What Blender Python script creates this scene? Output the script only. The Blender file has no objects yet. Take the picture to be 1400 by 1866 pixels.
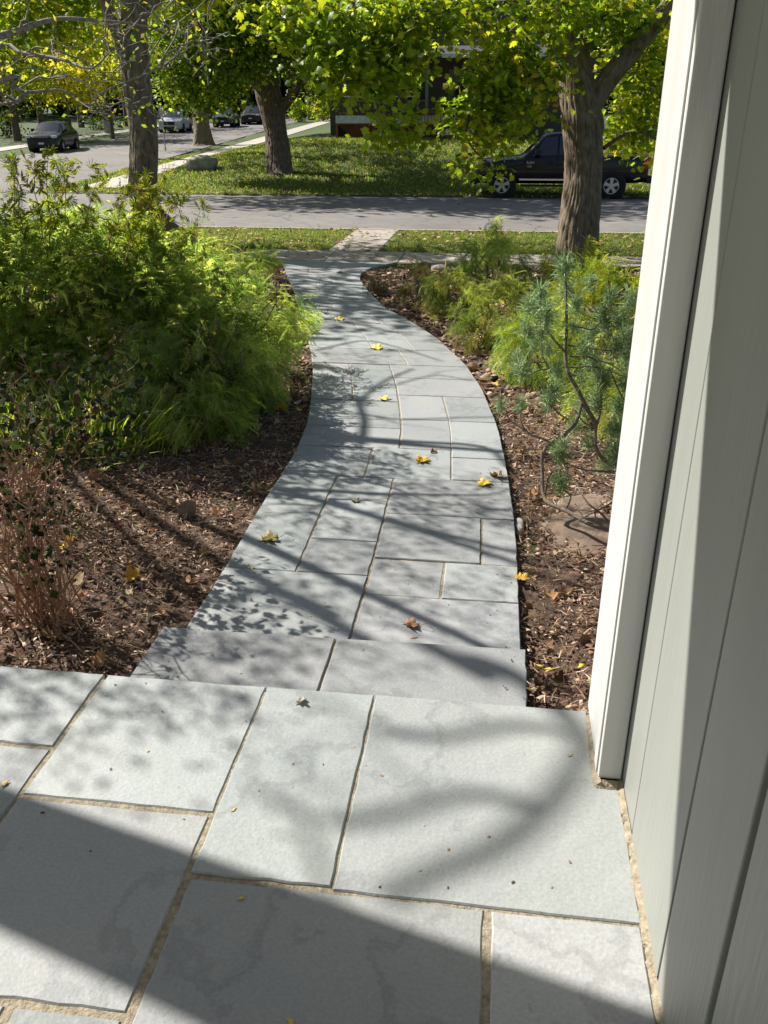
import bpy, math, random
import numpy as np
from mathutils import Vector, noise as mnoise
rng = np.random.default_rng(11); random.seed(11)
PI = math.pi
scene = bpy.context.scene
COL = scene.collection

# ------------------------------------------------------------------ camera
CAM = np.array([0, 0, 1.55]); FPX = 1560.0
PITCH = math.radians(24.5); YAW = math.radians(7.3)
cd = bpy.data.cameras.new('camera'); cam = bpy.data.objects.new('camera', cd); COL.objects.link(cam)
cam.location = CAM; cam.rotation_euler = (PI/2-PITCH, 0, YAW)
cd.sensor_fit = 'VERTICAL'; cd.sensor_height = 36; cd.lens = 36*FPX/1866
cd.clip_start = .05; cd.clip_end = 900
scene.camera = cam
# ------------------------------------------------------------------ light
SUN_AZ = 58.0   # degrees left of +Y
SUN_EL = 39.0
sd = np.array([-math.sin(math.radians(SUN_AZ))*math.cos(math.radians(SUN_EL)), math.cos(math.radians(SUN_AZ))*math.cos(math.radians(SUN_EL)), math.sin(math.radians(SUN_EL))])
world = bpy.data.worlds.new('World'); scene.world = world; world.use_nodes = True
wt = world.node_tree; bg = wt.nodes['Background']
sky = wt.nodes.new('ShaderNodeTexSky'); sky.sky_type = 'NISHITA'; sky.sun_disc = False
sky.sun_elevation = math.radians(SUN_EL); sky.sun_rotation = math.radians(-SUN_AZ)
sky.air_density = 1.0; sky.dust_density = 1.5; sky.ozone_density = 1.0
wt.links.new(sky.outputs[0], bg.inputs[0]); bg.inputs[1].default_value = 0.05
sl = bpy.data.lights.new('sun', 'SUN'); sl.energy = 5.0; sl.angle = math.radians(.55); sl.color = (1, .955, .88)
so = bpy.data.objects.new('sun', sl); COL.objects.link(so)
so.rotation_euler = Vector(sd).to_track_quat('Z', 'Y').to_euler(); so.location = (-20, 15, 30)
scene.view_settings.view_transform = 'Standard'; scene.view_settings.look = 'None'
scene.view_settings.exposure = .86; scene.view_settings.gamma = 1
SX = -sd[0]/sd[2]; SY = -sd[1]/sd[2]   # ground shift of a shadow per metre of height

# ------------------------------------------------------------------ measuring helpers (photo pixel -> place)
_f = np.array([-math.sin(YAW)*math.cos(PITCH), math.cos(YAW)*math.cos(PITCH), -math.sin(PITCH)])
_r = np.array([math.cos(YAW), math.sin(YAW), 0]); _u = np.cross(_r, _f)
def ray(px, py): return _f + _r*(px-700)/FPX - _u*(py-933)/FPX
def at(px, py, D): return CAM + ray(px, py)*D
def smooth(t): t = np.clip(t, 0, 1); return t*t*(3-2*t)
def path_z(y): return -.32 - .027*(np.maximum(y, 2.6)-2.6)
def ground(x, y):
    x = np.asarray(x, float); y = np.asarray(y, float)
    z = np.where(y < 15.2, path_z(y)-.055, np.where(y < 20.2, -.675, np.where(y < 30.2, -.76, -.70+.034*(y-31)*(y > 31))))
    m = .8*smooth((y-33)/15)*smooth((x+16.5)/6)*smooth((95-y)/30)
    return z + m
def gpt(px, py, dz=0.0):
    """where the line of sight through a photo pixel first meets the terrain"""
    d = ray(px, py); D = np.linspace(1.0, 150, 6000); P = CAM+d*D[:, None]; below = P[:, 2] < ground(P[:, 0], P[:, 1])+dz
    i = int(np.argmax(below)) if below.any() else int(np.argmin(P[:, 2]-ground(P[:, 0], P[:, 1]))); g = P[i]
    return np.array([g[0], g[1], float(ground(g[0], g[1]))])

# ------------------------------------------------------------------ materials
MATS = {}
def mat(name, col, rough=.7, var=.15, scale=6, bump=.2, bscale=40, metal=0, spec=.4, detail=6, col2=None, stretch=None, obj_var=0, coat=0):
    if name in MATS: return MATS[name]
    m = bpy.data.materials.new(name); m.use_nodes = True; t = m.node_tree; N = t.nodes; Lk = t.links
    b = N['Principled BSDF']; b.inputs['Roughness'].default_value = rough; b.inputs['Metallic'].default_value = metal
    b.inputs['Specular IOR Level'].default_value = spec; b.inputs['Coat Weight'].default_value = coat
    tc = N.new('ShaderNodeTexCoord'); mp = N.new('ShaderNodeMapping'); Lk.new(tc.outputs['Object'], mp.inputs[0])
    if stretch: mp.inputs['Scale'].default_value = stretch
    n = N.new('ShaderNodeTexNoise'); n.inputs['Scale'].default_value = scale; n.inputs['Detail'].default_value = detail; n.inputs['Roughness'].default_value = .6
    Lk.new(mp.outputs[0], n.inputs['Vector'])
    r = N.new('ShaderNodeValToRGB'); c = np.array(col); c2 = np.array(col2) if col2 is not None else c*(1+var)
    c1 = c*(1-var) if col2 is None else c
    r.color_ramp.elements[0].position = .32; r.color_ramp.elements[1].position = .68
    r.color_ramp.elements[0].color = (*np.clip(c1, 0, 1), 1); r.color_ramp.elements[1].color = (*np.clip(c2, 0, 1), 1)
    Lk.new(n.outputs[0], r.inputs[0]); out = r.outputs[0]
    if obj_var:
        oi = N.new('ShaderNodeObjectInfo'); mr = N.new('ShaderNodeMapRange'); Lk.new(oi.outputs['Random'], mr.inputs[0])
        mr.inputs[3].default_value = 1-obj_var; mr.inputs[4].default_value = 1+obj_var
        hs = N.new('ShaderNodeHueSaturation'); Lk.new(out, hs.inputs['Color']); Lk.new(mr.outputs[0], hs.inputs['Value']); out = hs.outputs[0]
    Lk.new(out, b.inputs['Base Color'])
    if bump:
        n2 = N.new('ShaderNodeTexNoise'); n2.inputs['Scale'].default_value = bscale; n2.inputs['Detail'].default_value = 5; Lk.new(mp.outputs[0], n2.inputs['Vector'])
        bp = N.new('ShaderNodeBump'); bp.inputs['Strength'].default_value = bump; bp.inputs['Distance'].default_value = .01
        Lk.new(n2.outputs[0], bp.inputs['Height']); Lk.new(bp.outputs[0], b.inputs['Normal'])
    MATS[name] = m; return m
def leaf_mat(name, trans=.42, rough=.45, spec=.3, tcol=(1.15, 1.28, .75)):
    if name in MATS: return MATS[name]
    m = bpy.data.materials.new(name); m.use_nodes = True; t = m.node_tree; N = t.nodes; Lk = t.links
    b = N['Principled BSDF']; b.inputs['Roughness'].default_value = rough; b.inputs['Specular IOR Level'].default_value = spec
    a = N.new('ShaderNodeVertexColor'); a.layer_name = 'tint'
    Lk.new(a.outputs[0], b.inputs['Base Color'])
    if trans > 0:
        tr = N.new('ShaderNodeBsdfTranslucent'); mx = N.new('ShaderNodeMixRGB'); mx.blend_type = 'MULTIPLY'; mx.inputs[0].default_value = 1
        Lk.new(a.outputs[0], mx.inputs[1]); mx.inputs[2].default_value = (*tcol, 1); Lk.new(mx.outputs[0], tr.inputs[0])
        ms = N.new('ShaderNodeMixShader'); ms.inputs[0].default_value = trans
        Lk.new(b.outputs[0], ms.inputs[1]); Lk.new(tr.outputs[0], ms.inputs[2]); Lk.new(ms.outputs[0], N['Material Output'].inputs[0])
    MATS[name] = m; return m
def stone_mat(name, base):
    m = bpy.data.materials.new(name); m.use_nodes = True; t = m.node_tree; N = t.nodes; Lk = t.links
    b = N['Principled BSDF']; b.inputs['Roughness'].default_value = .62; b.inputs['Specular IOR Level'].default_value = .35
    tc = N.new('ShaderNodeTexCoord'); oi = N.new('ShaderNodeObjectInfo')
    def noise(sc, det=6, vec=None, w=None):
        n = N.new('ShaderNodeTexNoise'); n.inputs['Scale'].default_value = sc; n.inputs['Detail'].default_value = det; n.inputs['Roughness'].default_value = .6
        if w is not None: n.noise_dimensions = '4D'; Lk.new(w, n.inputs['W'])
        Lk.new(vec or tc.outputs['Object'], n.inputs['Vector']); return n
    mw = N.new('ShaderNodeMath'); mw.operation = 'MULTIPLY'; mw.inputs[1].default_value = 40; Lk.new(oi.outputs['Random'], mw.inputs[0])
    n1 = noise(2.2, 5, w=mw.outputs[0]); r1 = N.new('ShaderNodeValToRGB'); e = r1.color_ramp.elements
    c = np.array(base)
    e[0].position = .25; e[0].color = (*(c*[.90, .92, .95]), 1); e[1].position = .75; e[1].color = (*(c*[1.10, 1.09, 1.06]), 1)
    Lk.new(n1.outputs[0], r1.inputs[0])
    # rusty / tan stains
    n2 = noise(3.5, 4, w=mw.outputs[0]); r2 = N.new('ShaderNodeValToRGB'); r2.color_ramp.elements[0].position = .66; r2.color_ramp.elements[1].position = .80
    r2.color_ramp.elements[1].color = (.35, .35, .35, 1); Lk.new(n2.outputs[0], r2.inputs[0])
    mx = N.new('ShaderNodeMixRGB'); Lk.new(r2.outputs[0], mx.inputs[0]); Lk.new(r1.outputs[0], mx.inputs[1]); mx.inputs[2].default_value = (.33, .28, .22, 1)
    n7 = noise(1.5, 9, w=mw.outputs[0]); r7 = N.new('ShaderNodeValToRGB'); q7 = r7.color_ramp.elements; q7[0].position = .485; q7[0].color = (1, 1, 1, 1); q7[1].position = .520; q7[1].color = (1, 1, 1, 1)
    for pos, v in ((.492, .80), (.508, .84)): x7 = q7.new(pos); x7.color = (v, v, v*1.01, 1)
    Lk.new(n7.outputs[0], r7.inputs[0]); mz = N.new('ShaderNodeMixRGB'); mz.blend_type = 'MULTIPLY'; mz.inputs[0].default_value = .8; Lk.new(mx.outputs[0], mz.inputs[1]); Lk.new(r7.outputs[0], mz.inputs[2]); mx = mz
    # fine speckle
    n3 = noise(120, 3); r3 = N.new('ShaderNodeMapRange'); r3.inputs[1].default_value = .3; r3.inputs[2].default_value = .7; r3.inputs[3].default_value = .90; r3.inputs[4].default_value = 1.10; Lk.new(n3.outputs[0], r3.inputs[0])
    hs = N.new('ShaderNodeHueSaturation'); Lk.new(mx.outputs[0], hs.inputs['Color'])
    mr = N.new('ShaderNodeMapRange'); Lk.new(oi.outputs['Random'], mr.inputs[0]); mr.inputs[3].default_value = .84; mr.inputs[4].default_value = 1.13
    mm = N.new('ShaderNodeMath'); mm.operation = 'MULTIPLY'; Lk.new(r3.outputs[0], mm.inputs[0]); Lk.new(mr.outputs[0], mm.inputs[1]); Lk.new(mm.outputs[0], hs.inputs['Value'])
    # slight hue drift between stones (some lilac, some green)
    m2 = N.new('ShaderNodeMath'); m2.operation = 'FRACT'; m3 = N.new('ShaderNodeMath'); m3.operation = 'MULTIPLY'; m3.inputs[1].default_value = 7.31
    Lk.new(oi.outputs['Random'], m3.inputs[0]); Lk.new(m3.outputs[0], m2.inputs[0])
    cr = N.new('ShaderNodeValToRGB'); q = cr.color_ramp.elements; q[0].color = (.97, 1.0, .985, 1); q[1].color = (1.02, .99, 1.0, 1); Lk.new(m2.outputs[0], cr.inputs[0])
    mu = N.new('ShaderNodeMixRGB'); mu.blend_type = 'MULTIPLY'; mu.inputs[0].default_value = 1; Lk.new(hs.outputs[0], mu.inputs[1]); Lk.new(cr.outputs[0], mu.inputs[2])
    Lk.new(mu.outputs[0], b.inputs['Base Color'])
    n4 = noise(95, 6); n5 = noise(9, 6); b1 = N.new('ShaderNodeBump'); b1.inputs['Strength'].default_value = .24; b1.inputs['Distance'].default_value = .005; Lk.new(n4.outputs[0], b1.inputs['Height'])
    b2 = N.new('ShaderNodeBump'); b2.inputs['Strength'].default_value = .35; b2.inputs['Distance'].default_value = .012; Lk.new(n5.outputs[0], b2.inputs['Height']); Lk.new(b1.outputs[0], b2.inputs['Normal'])
    n6 = noise(2.6, 7, w=mw.outputs[0]); r6 = N.new('ShaderNodeValToRGB'); r6.color_ramp.interpolation = 'CONSTANT'; q = r6.color_ramp.elements
    q[0].position = 0; q[0].color = (0, 0, 0, 1); q[1].position = .60; q[1].color = (.5, .5, .5, 1); x_ = q.new(.36); x_.color = (.25, .25, .25, 1); Lk.new(n6.outputs[0], r6.inputs[0])
    b3 = N.new('ShaderNodeBump'); b3.inputs['Strength'].default_value = .35; b3.inputs['Distance'].default_value = .006; Lk.new(r6.outputs[0], b3.inputs['Height']); Lk.new(b2.outputs[0], b3.inputs['Normal'])
    Lk.new(b3.outputs[0], b.inputs['Normal']); MATS[name] = m; return m

# ------------------------------------------------------------------ mesh helpers
def link(name, me, parent=None, mats=None):
    o = bpy.data.objects.new(name, me); COL.objects.link(o)
    if parent is not None: o.parent = parent
    if mats is not None: me.materials.append(mats)
    return o
def tag(o, label=None, cat=None, group=None, kind=None):
    if label: o['label'] = label
    if cat: o['category'] = cat
    if group: o['group'] = group
    if kind: o['kind'] = kind
    return o
def empty(name, loc, label, cat, group=None, rz=0):
    o = bpy.data.objects.new(name, None); COL.objects.link(o); o.location = [float(v) for v in loc]; o.rotation_euler = (0, 0, rz)
    return tag(o, label, cat, group)
def fmesh(name, V, Fc, m, parent=None, smooth_=False, tint=None):
    """V (n,3), Fc (k,3|4) uniform"""
    V = np.asarray(V, np.float32); Fc = np.asarray(Fc, np.int32); me = bpy.data.meshes.new(name)
    me.vertices.add(len(V)); me.vertices.foreach_set('co', V.ravel())
    k, s = Fc.shape; me.loops.add(k*s); me.loops.foreach_set('vertex_index', Fc.ravel())
    me.polygons.add(k); me.polygons.foreach_set('loop_start', np.arange(0, k*s, s, dtype=np.int32))
    if smooth_: me.polygons.foreach_set('use_smooth', np.ones(k, bool))
    if tint is not None:
        ca = me.color_attributes.new('tint', 'FLOAT_COLOR', 'POINT'); t4 = np.ones((len(V), 4), np.float32); t4[:, :3] = tint; ca.data.foreach_set('color', t4.ravel())
    me.update(calc_edges=True); return link(name, me, parent, m)
def pmesh(name, V, Fc, m, parent=None, smooth_=False):
    me = bpy.data.meshes.new(name); me.from_pydata([tuple(map(float, v)) for v in V], [], Fc)
    if smooth_: me.polygons.foreach_set('use_smooth', [True]*len(Fc))
    me.update(); return link(name, me, parent, m)
class MB:
    def __init__(s): s.V = []; s.F = []
    def add(s, V, Fc):
        o = len(s.V); s.V += [tuple(map(float, v)) for v in V]; s.F += [tuple(i+o for i in f) for f in Fc]
    def box(s, x0, x1, y0, y1, z0, z1):
        s.add([(x, y, z) for z in (z0, z1) for y in (y0, y1) for x in (x0, x1)], [(0, 2, 3, 1), (4, 5, 7, 6), (0, 1, 5, 4), (2, 6, 7, 3), (0, 4, 6, 2), (1, 3, 7, 5)])
    def build(s, name, m, parent=None, smooth_=False, bevel=0):
        o = pmesh(name, s.V, s.F, m, parent, smooth_)
        if bevel:
            b = o.modifiers.new('bevel', 'BEVEL'); b.width = bevel; b.segments = 2; b.limit_method = 'ANGLE'
        return o
def box(name, x0, x1, y0, y1, z0, z1, m, parent=None, bevel=0):
    b = MB(); b.box(x0, x1, y0, y1, z0, z1); return b.build(name, m, parent, bevel=bevel)
def tubes(curves, seg=6):
    """curves: list of (pts (n,3), radii (n)) -> V, quads"""
    Vs = []; Fs = []; off = 0; a = np.linspace(0, 2*PI, seg, endpoint=False)
    for P, R in curves:
        P = np.asarray(P, float); R = np.asarray(R, float); n = len(P)
        T = np.gradient(P, axis=0); T /= np.linalg.norm(T, axis=1)[:, None]+1e-9
        ref = np.array([0, 0, 1.]) if abs(T[0][2]) < .8 else np.array([1., 0, 0])
        A = np.cross(T, ref); A /= np.linalg.norm(A, axis=1)[:, None]+1e-9; B = np.cross(T, A)
        ring = P[:, None]+R[:, None, None]*(np.cos(a)[None, :, None]*A[:, None]+np.sin(a)[None, :, None]*B[:, None])
        Vs.append(ring.reshape(-1, 3)); i = np.arange(n-1)[:, None]*seg; j = np.arange(seg)[None]; k = (j+1) % seg
        Fs.append(np.stack([i+j, i+k, i+seg+k, i+seg+j], -1).reshape(-1, 4)+off); off += n*seg
    return np.concatenate(Vs), np.concatenate(Fs)
def wander(p0, p1, n=8, amp=.1, sag=0, seed=None):
    r = rng; p0 = np.asarray(p0, float); p1 = np.asarray(p1, float); t = np.linspace(0, 1, n)[:, None]
    P = p0+(p1-p0)*t; d = np.linalg.norm(p1-p0)
    w = np.cumsum(r.normal(0, 1, (n, 3)), 0); w -= w[0]+(w[-1]-w[0])*t; P += w*amp*d/np.sqrt(n); P[:, 2] -= sag*d*4*(t*(1-t))[:, 0]
    return P
def spline(K, n=24):
    K = np.asarray(K, float); m = len(K); s = np.linspace(0, m-1, n); out = []
    for v in s:
        i = min(int(v), m-2); t = v-i; p0 = K[max(i-1, 0)]; p1 = K[i]; p2 = K[i+1]; p3 = K[min(i+2, m-1)]
        out.append(.5*((2*p1)+(-p0+p2)*t+(2*p0-5*p1+4*p2-p3)*t*t+(-p0+3*p1-3*p2+p3)*t**3))
    return np.array(out)
# leaf templates: verts in unit size, leaf in XY plane, tip to +Y
def fan(outline, cz=.06):
    o = np.array(outline, float); n = len(o); V = np.zeros((n+1, 3)); V[1:, :2] = o; V[1:, 2] = -.12*np.abs(o[:, 0])**1.3*1.2; V[0] = (0, .35, cz)
    return V, np.array([(0, 1+i, 1+(i+1) % n) for i in range(n)])
half = [(0, 1.0), (.12, .72), (.36, .78), (.30, .55), (.55, .50), (.60, .32), (.30, .22), (.34, .02), (.02, .0)]
MAPLE = fan(half+[(-x, y) for x, y in half[-2:0:-1]])
h2 = [(0, 1.), (.16, .6), (.5, .55), (.28, .28), (.3, 0)]
MAPLE_LO = fan(h2+[(-x, y) for x, y in h2[:0:-1]])
OVAL = (np.array([(0, 0, 0), (.28, .45, -.06), (0, 1, 0), (-.28, .45, -.06)], float), np.array([(0, 1, 2), (0, 2, 3)]))
WIDE = (np.array([(0, 0, 0), (.45, .4, -.1), (.1, 1, 0.02), (-.42, .5, -.08)], float), np.array([(0, 1, 2), (0, 2, 3)]))
BLADE = (np.array([(-.014, 0, 0), (.014, 0, 0), (.011, .55, .06), (-.011, .55, .06), (0, 1, -.05)], float), np.array([(0, 1, 2), (0, 2, 3), (3, 2, 4)]))
NEEDLE = (np.array([(-.022, 0, 0), (.022, 0, 0), (.0, 1, -.03), (0, .5, .03)], float), np.array([(0, 1, 2), (0, 3, 2)]))
def lace_template(nl=7, w=.035):
    V = []; F_ = []
    for i in range(nl):
        a = math.radians(-80+160*i/(nl-1)); L = 1-.35*abs(a)/1.4; d = np.array([math.sin(a), math.cos(a)]); p = np.array([d[1], -d[0]]); o = len(V)
        m = d*L*.55
        V += [(0, 0, 0), (*(m+p*w), .05), (*(d*L), -.12), (*(m-p*w), .05)]; F_ += [(o, o+1, o+2), (o, o+2, o+3)]
    return np.array(V, float), np.array(F_)
def curled(T, a=.5, b=.5):
    V = T[0].copy(); V[:, 2] += a*(V[:, 0]**2)*2.2+b*(V[:, 1]-.5)**2*1.2; V[:, 0] *= .8; return V, T[1]
MAPLE_C = curled(MAPLE, .7, .7)
LACE = lace_template()
def thread_template(n=16, droop=.25, w=.012, seed=3):
    r = np.random.default_rng(seed); V = []; F_ = []
    def rib(p, q, w):
        d = q-p; s = np.cross(d, [0, 0, 1.]); s /= np.linalg.norm(s)+1e-9; s = s*w*.7+np.array([0, 0, w*.7]); o = len(V); V.extend([p-s, p+s, q]); F_.append((o, o+1, o+2))
    for i in range(n):
        t = (i+.5)/n*.85; p = np.array([.06*math.sin(t*5), t, -droop*t*t]); sd_ = 1 if i % 2 else -1
        L = .42*(1-.55*t)*r.uniform(.7, 1.2); q = p+np.array([sd_*L*.62, L*.75, r.uniform(-.22, .1)*L-.1*L]); rib(p, q, w)
        k = p*.45+q*.55; rib(k, k+np.array([sd_*L*.08, L*.42, -.06]), w*.8); k2 = p*.7+q*.3; rib(k2, k2+np.array([sd_*L*.42, L*.08, .03]), w*.8)
    for i in range(4):
        a, b_ = i/4, (i+1)/4; rib(np.array([.06*math.sin(a*5), a, -droop*a*a]), np.array([.06*math.sin(b_*5), b_, -droop*b_*b_]), w*1.2)
    return np.array(V), np.array(F_)
THREAD = thread_template(11, .3, .021)
THREAD_F = thread_template(9, .2, .03, 5)
def basis(D, U):
    D = D/(np.linalg.norm(D, axis=1)[:, None]+1e-9); X = np.cross(D, U); X /= np.linalg.norm(X, axis=1)[:, None]+1e-9; Z = np.cross(X, D); return X, D, Z
def rand_dir(n, up=0.0, spread=1.0):
    v = rng.normal(0, 1, (n, 3))*spread; v[:, 2] += up; return v/(np.linalg.norm(v, axis=1)[:, None]+1e-9)
def scatter(T, P, D, U, S, C, cvar=.18):
    """template T at P, length axis D, up U, size S, colours C -> V, F, tint"""
    tv, tf = T; n = len(P); X, Y, Z = basis(D, U); S = np.asarray(S).reshape(-1, 1, 1)
    V = P[:, None]+S*(tv[None, :, 0:1]*X[:, None]+tv[None, :, 1:2]*Y[:, None]+tv[None, :, 2:3]*Z[:, None])
    Fc = tf[None]+(np.arange(n)*len(tv))[:, None, None]
    C = C*(1+rng.normal(0, cvar, (n, 1)))*(1+rng.normal(0, .05, (n, 3)))
    return V.reshape(-1, 3), Fc.reshape(-1, 3), np.repeat(np.clip(C, .004, .95), len(tv), 0)
def merge(parts):
    o = 0; V = []; Fc = []; T = []
    for v, f, t in parts: V.append(v); Fc.append(f+o); T.append(t); o += len(v)
    return np.concatenate(V), np.concatenate(Fc), np.concatenate(T)
def palette(n, cols, w=None):
    cols = np.array(cols, float); return cols[rng.choice(len(cols), n, p=w)]

# ------------------------------------------------------------------ plain materials
STONE = stone_mat('bluestone', (.32, .332, .328))
MORTAR = mat('mortar sand', (.29, .245, .175), .95, .35, 60, .6, 150)
WALLP = mat('sage grey paint', (.265, .275, .252), .5, .07, 4, .22, 60, stretch=(1, 1, .12), obj_var=.03)
TRIMP = mat('white paint', (.53, .53, .515), .45, .07, 7, .3, 60, stretch=(1, 1, .15))
SOIL = mat('mulch soil', (.045, .028, .018), .95, .5, 18, .9, 60, col2=(.13, .08, .05))
GRASSG = mat('lawn grass ground', (.035, .06, .015), .95, .4, 5, .8, 90, col2=(.075, .11, .025))
ASPH = mat('street asphalt', (.19, .175, .165), .9, .14, 3, .4, 130)
CONC = mat('pavement concrete', (.36, .32, .27), .85, .14, 4, .3, 110, obj_var=.08)
CONCL = mat('pale concrete', (.42, .39, .34), .85, .1, 2, .3, 90)
BARK = mat('maple bark', (.10, .072, .05), .95, .4, 14, 1, 45, col2=(.28, .215, .15), stretch=(1, 1, .16))
BARKD = mat('dark bark', (.085, .06, .045), .95, .35, 9, .8, 60, col2=(.22, .16, .12), stretch=(1, 1, .25))
TWIG = mat('grey twig bark', (.15, .13, .11), .85, .3, 30, .4, 120, col2=(.36, .33, .29))
CANE = mat('reddish cane', (.22, .115, .07), .8, .3, 30, .3, 80, col2=(.42, .26, .165))
ROCK = mat('grey rock', (.22, .2, .17), .9, .3, 5, .8, 22, col2=(.42, .39, .34))
ROCKB = mat('brown sandstone', (.17, .12, .085), .9, .25, 6, .6, 45, col2=(.28, .205, .15))
LEAF = leaf_mat('broad leaf', .6, tcol=(1.38, 1.28, .6)); LACEM = leaf_mat('lace leaf', .65, tcol=(1.2, 1.25, .75)); LEAFD = leaf_mat('dark glossy leaf', .2, .7, .05, (1.1, 1.1, .6)); CONIF = leaf_mat('conifer thread', .58, .5, .25, (1.25, 1.2, .6))
NEED = leaf_mat('pine needle', .35, .4, .4, (1, 1, 1)); DRY = leaf_mat('dry litter', .12, .8, .15, (1.2, 1, .7))

# ================================================================== GROUND
def sheet(name, xs, ys, zf, m, label=None, parent=None, kind='structure'):
    X, Y = np.meshgrid(xs, ys); Z = zf(X, Y); V = np.stack([X, Y, Z], -1).reshape(-1, 3)
    nx = len(xs); i = np.arange(len(ys)-1)[:, None]*nx+np.arange(nx-1)[None]
    Fc = np.stack([i, i+1, i+nx+1, i+nx], -1).reshape(-1, 4)
    o = fmesh(name, V, Fc, m, parent, True); 
    if kind: o['kind'] = kind
    if label: o['label'] = label
    return o
def SXR(y): return -15.2-(y-38)*.085+4.0*smooth((36-y)/6)*0   # right edge of the side street
def side_in(x, y): return (x < -16.8-(y-38)*.085) & (x > -25.6-(y-38)*.085) & (y > 30.3)
def groundc(x, y): return ground(x, y)-.10*side_in(x, y)
ysg = np.concatenate([np.arange(-6, 2.0, 1), np.arange(2, 16, .5), [15.2, 20.15, 20.25, 24, 28, 30.1, 30.3], np.arange(30.8, 60, .6), np.arange(60, 130, 2), [140, 160, 200, 300, 600]]); ysg = np.unique(ysg)
xsg = np.unique(np.concatenate([[-600, -300, -150, -100, -80], np.arange(-60, -10, .7), np.arange(-10, 12, 1), [15, 20, 30, 50, 100, 300, 600]]))
sheet('lawn', xsg, ysg, lambda x, y: groundc(x, y)-.01+np.where(y > 200, -.034*(y-200)*.97, 0), GRASSG, 'green lawn ground under the trees')
sheet('street', np.linspace(-120, 60, 120), np.array([20.2, 22, 25, 28, 30.3]), lambda x, y: -.735+.03*np.sin((y-20.2)/10.1*PI), ASPH, 'grey asphalt street crossing in front of the lawn')
box('kerb', -120, 60, 20.06, 20.2, -.9, -.66, CONC)['kind'] = 'structure'
# side street
def strip(name, xr, w, y0, y1, dz, m, n=60, label=None):
    ys = np.linspace(y0, y1, n); V = []; 
    for y in ys:
        for t in np.linspace(0, 1, 5): x = xr(y)-w*t; V.append((x, y, float(ground(x, y))+dz))
    V = np.array(V); i = (np.arange(n-1)[:, None]*5+np.arange(4)[None]); Fc = np.stack([i, i+5, i+6, i+1], -1).reshape(-1, 4)
    o = fmesh(name, V, Fc, m, None, True); o['kind'] = 'structure'
    if label: o['label'] = label
    return o
xr_side = lambda y: -16.8-(y-38)*.085+5*float(smooth((33.5-y)/4))
strip('side_street', xr_side, 9, 30.25, 120, -.035, ASPH, 90, 'side street going uphill away from the corner')
strip('side_sidewalk', lambda y: -14.3-(y-38)*.062, 1.5, 32, 105, .02, CONCL, 90, 'pale pavement running up beside the side street')
strip('far_sidewalk', lambda y: -28-(y-38)*.085, 1.5, 34, 100, .02, CONCL, 60)

t_ = ASPH.node_tree; N_ = t_.nodes; b_ = N_['Principled BSDF']; old = b_.inputs['Base Color'].links[0].from_socket
tc_ = N_.new('ShaderNodeTexCoord'); ns = N_.new('ShaderNodeTexNoise'); ns.inputs['Scale'].default_value = .9; ns.inputs['Detail'].default_value = 4; t_.links.new(tc_.outputs['Object'], ns.inputs['Vector'])
ad = N_.new('ShaderNodeMixRGB'); ad.blend_type = 'ADD'; ad.inputs[0].default_value = 1.2; t_.links.new(tc_.outputs['Object'], ad.inputs[1]); t_.links.new(ns.outputs[1], ad.inputs[2])
vo = N_.new('ShaderNodeTexVoronoi'); vo.feature = 'DISTANCE_TO_EDGE'; vo.inputs['Scale'].default_value = .32; t_.links.new(ad.outputs[0], vo.inputs['Vector'])
mr_ = N_.new('ShaderNodeMapRange'); mr_.inputs[1].default_value = 0; mr_.inputs[2].default_value = .009; mr_.inputs[3].default_value = .45; mr_.inputs[4].default_value = 1; t_.links.new(vo.outputs[0], mr_.inputs[0])
pn = N_.new('ShaderNodeTexNoise'); pn.inputs['Scale'].default_value = .5; pn.inputs['Detail'].default_value = 8; t_.links.new(tc_.outputs['Object'], pn.inputs['Vector'])
pr_ = N_.new('ShaderNodeMapRange'); pr_.inputs[1].default_value = .3; pr_.inputs[2].default_value = .7; pr_.inputs[3].default_value = .82; pr_.inputs[4].default_value = 1.15; t_.links.new(pn.outputs[0], pr_.inputs[0])
mm_ = N_.new('ShaderNodeMath'); mm_.operation = 'MULTIPLY'; t_.links.new(mr_.outputs[0], mm_.inputs[0]); t_.links.new(pr_.outputs[0], mm_.inputs[1])
hv = N_.new('ShaderNodeHueSaturation'); t_.links.new(old, hv.inputs['Color']); t_.links.new(mm_.outputs[0], hv.inputs['Value']); t_.links.new(hv.outputs[0], b_.inputs['Base Color'])
# mulch beds
LP = np.array([(-1.18, 2.0), (-1.18, 2.86), (-1.18, 3.26), (-1.2, 3.74), (-1.215, 4.25), (-1.22, 4.74), (-1.235, 5.16), (-1.285, 5.71), (-1.405, 6.44), (-1.56, 7.25), (-1.732, 8.0), (-2.0, 9.0), (-2.4, 10.44), (-2.85, 12.1), (-3.25, 13.4), (-3.5, 14.3), (-3.75, 15.0), (-4.3, 15.6)])
RP = np.array([(.172, 2.0), (.172, 2.88), (.17, 3.29), (.172, 3.79), (.16, 4.2), (.13, 4.88), (.069, 5.77), (-.061, 6.8), (-.228, 7.65), (-.568, 8.8), (-.93, 9.7), (-1.35, 10.6), (-1.74, 11.88), (-2.03, 13.0), (-2.12, 13.7), (-2.06, 14.3), (-1.85, 14.9), (-1.5, 15.6)])
def xl(y): return np.interp(y, LP[:, 1], LP[:, 0])
def xr(y): return np.interp(y, RP[:, 1], RP[:, 0])
def vnoise(x, y, s=1.0, seed=0):
    x = np.asarray(x, float); y = np.asarray(y, float); out = np.zeros(x.shape); f = out.ravel(); xs, ys = x.ravel(), y.ravel()
    for i in range(len(xs)): f[i] = mnoise.noise((xs[i]*s, ys[i]*s, seed*7.7))
    return f.reshape(x.shape)
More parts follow.
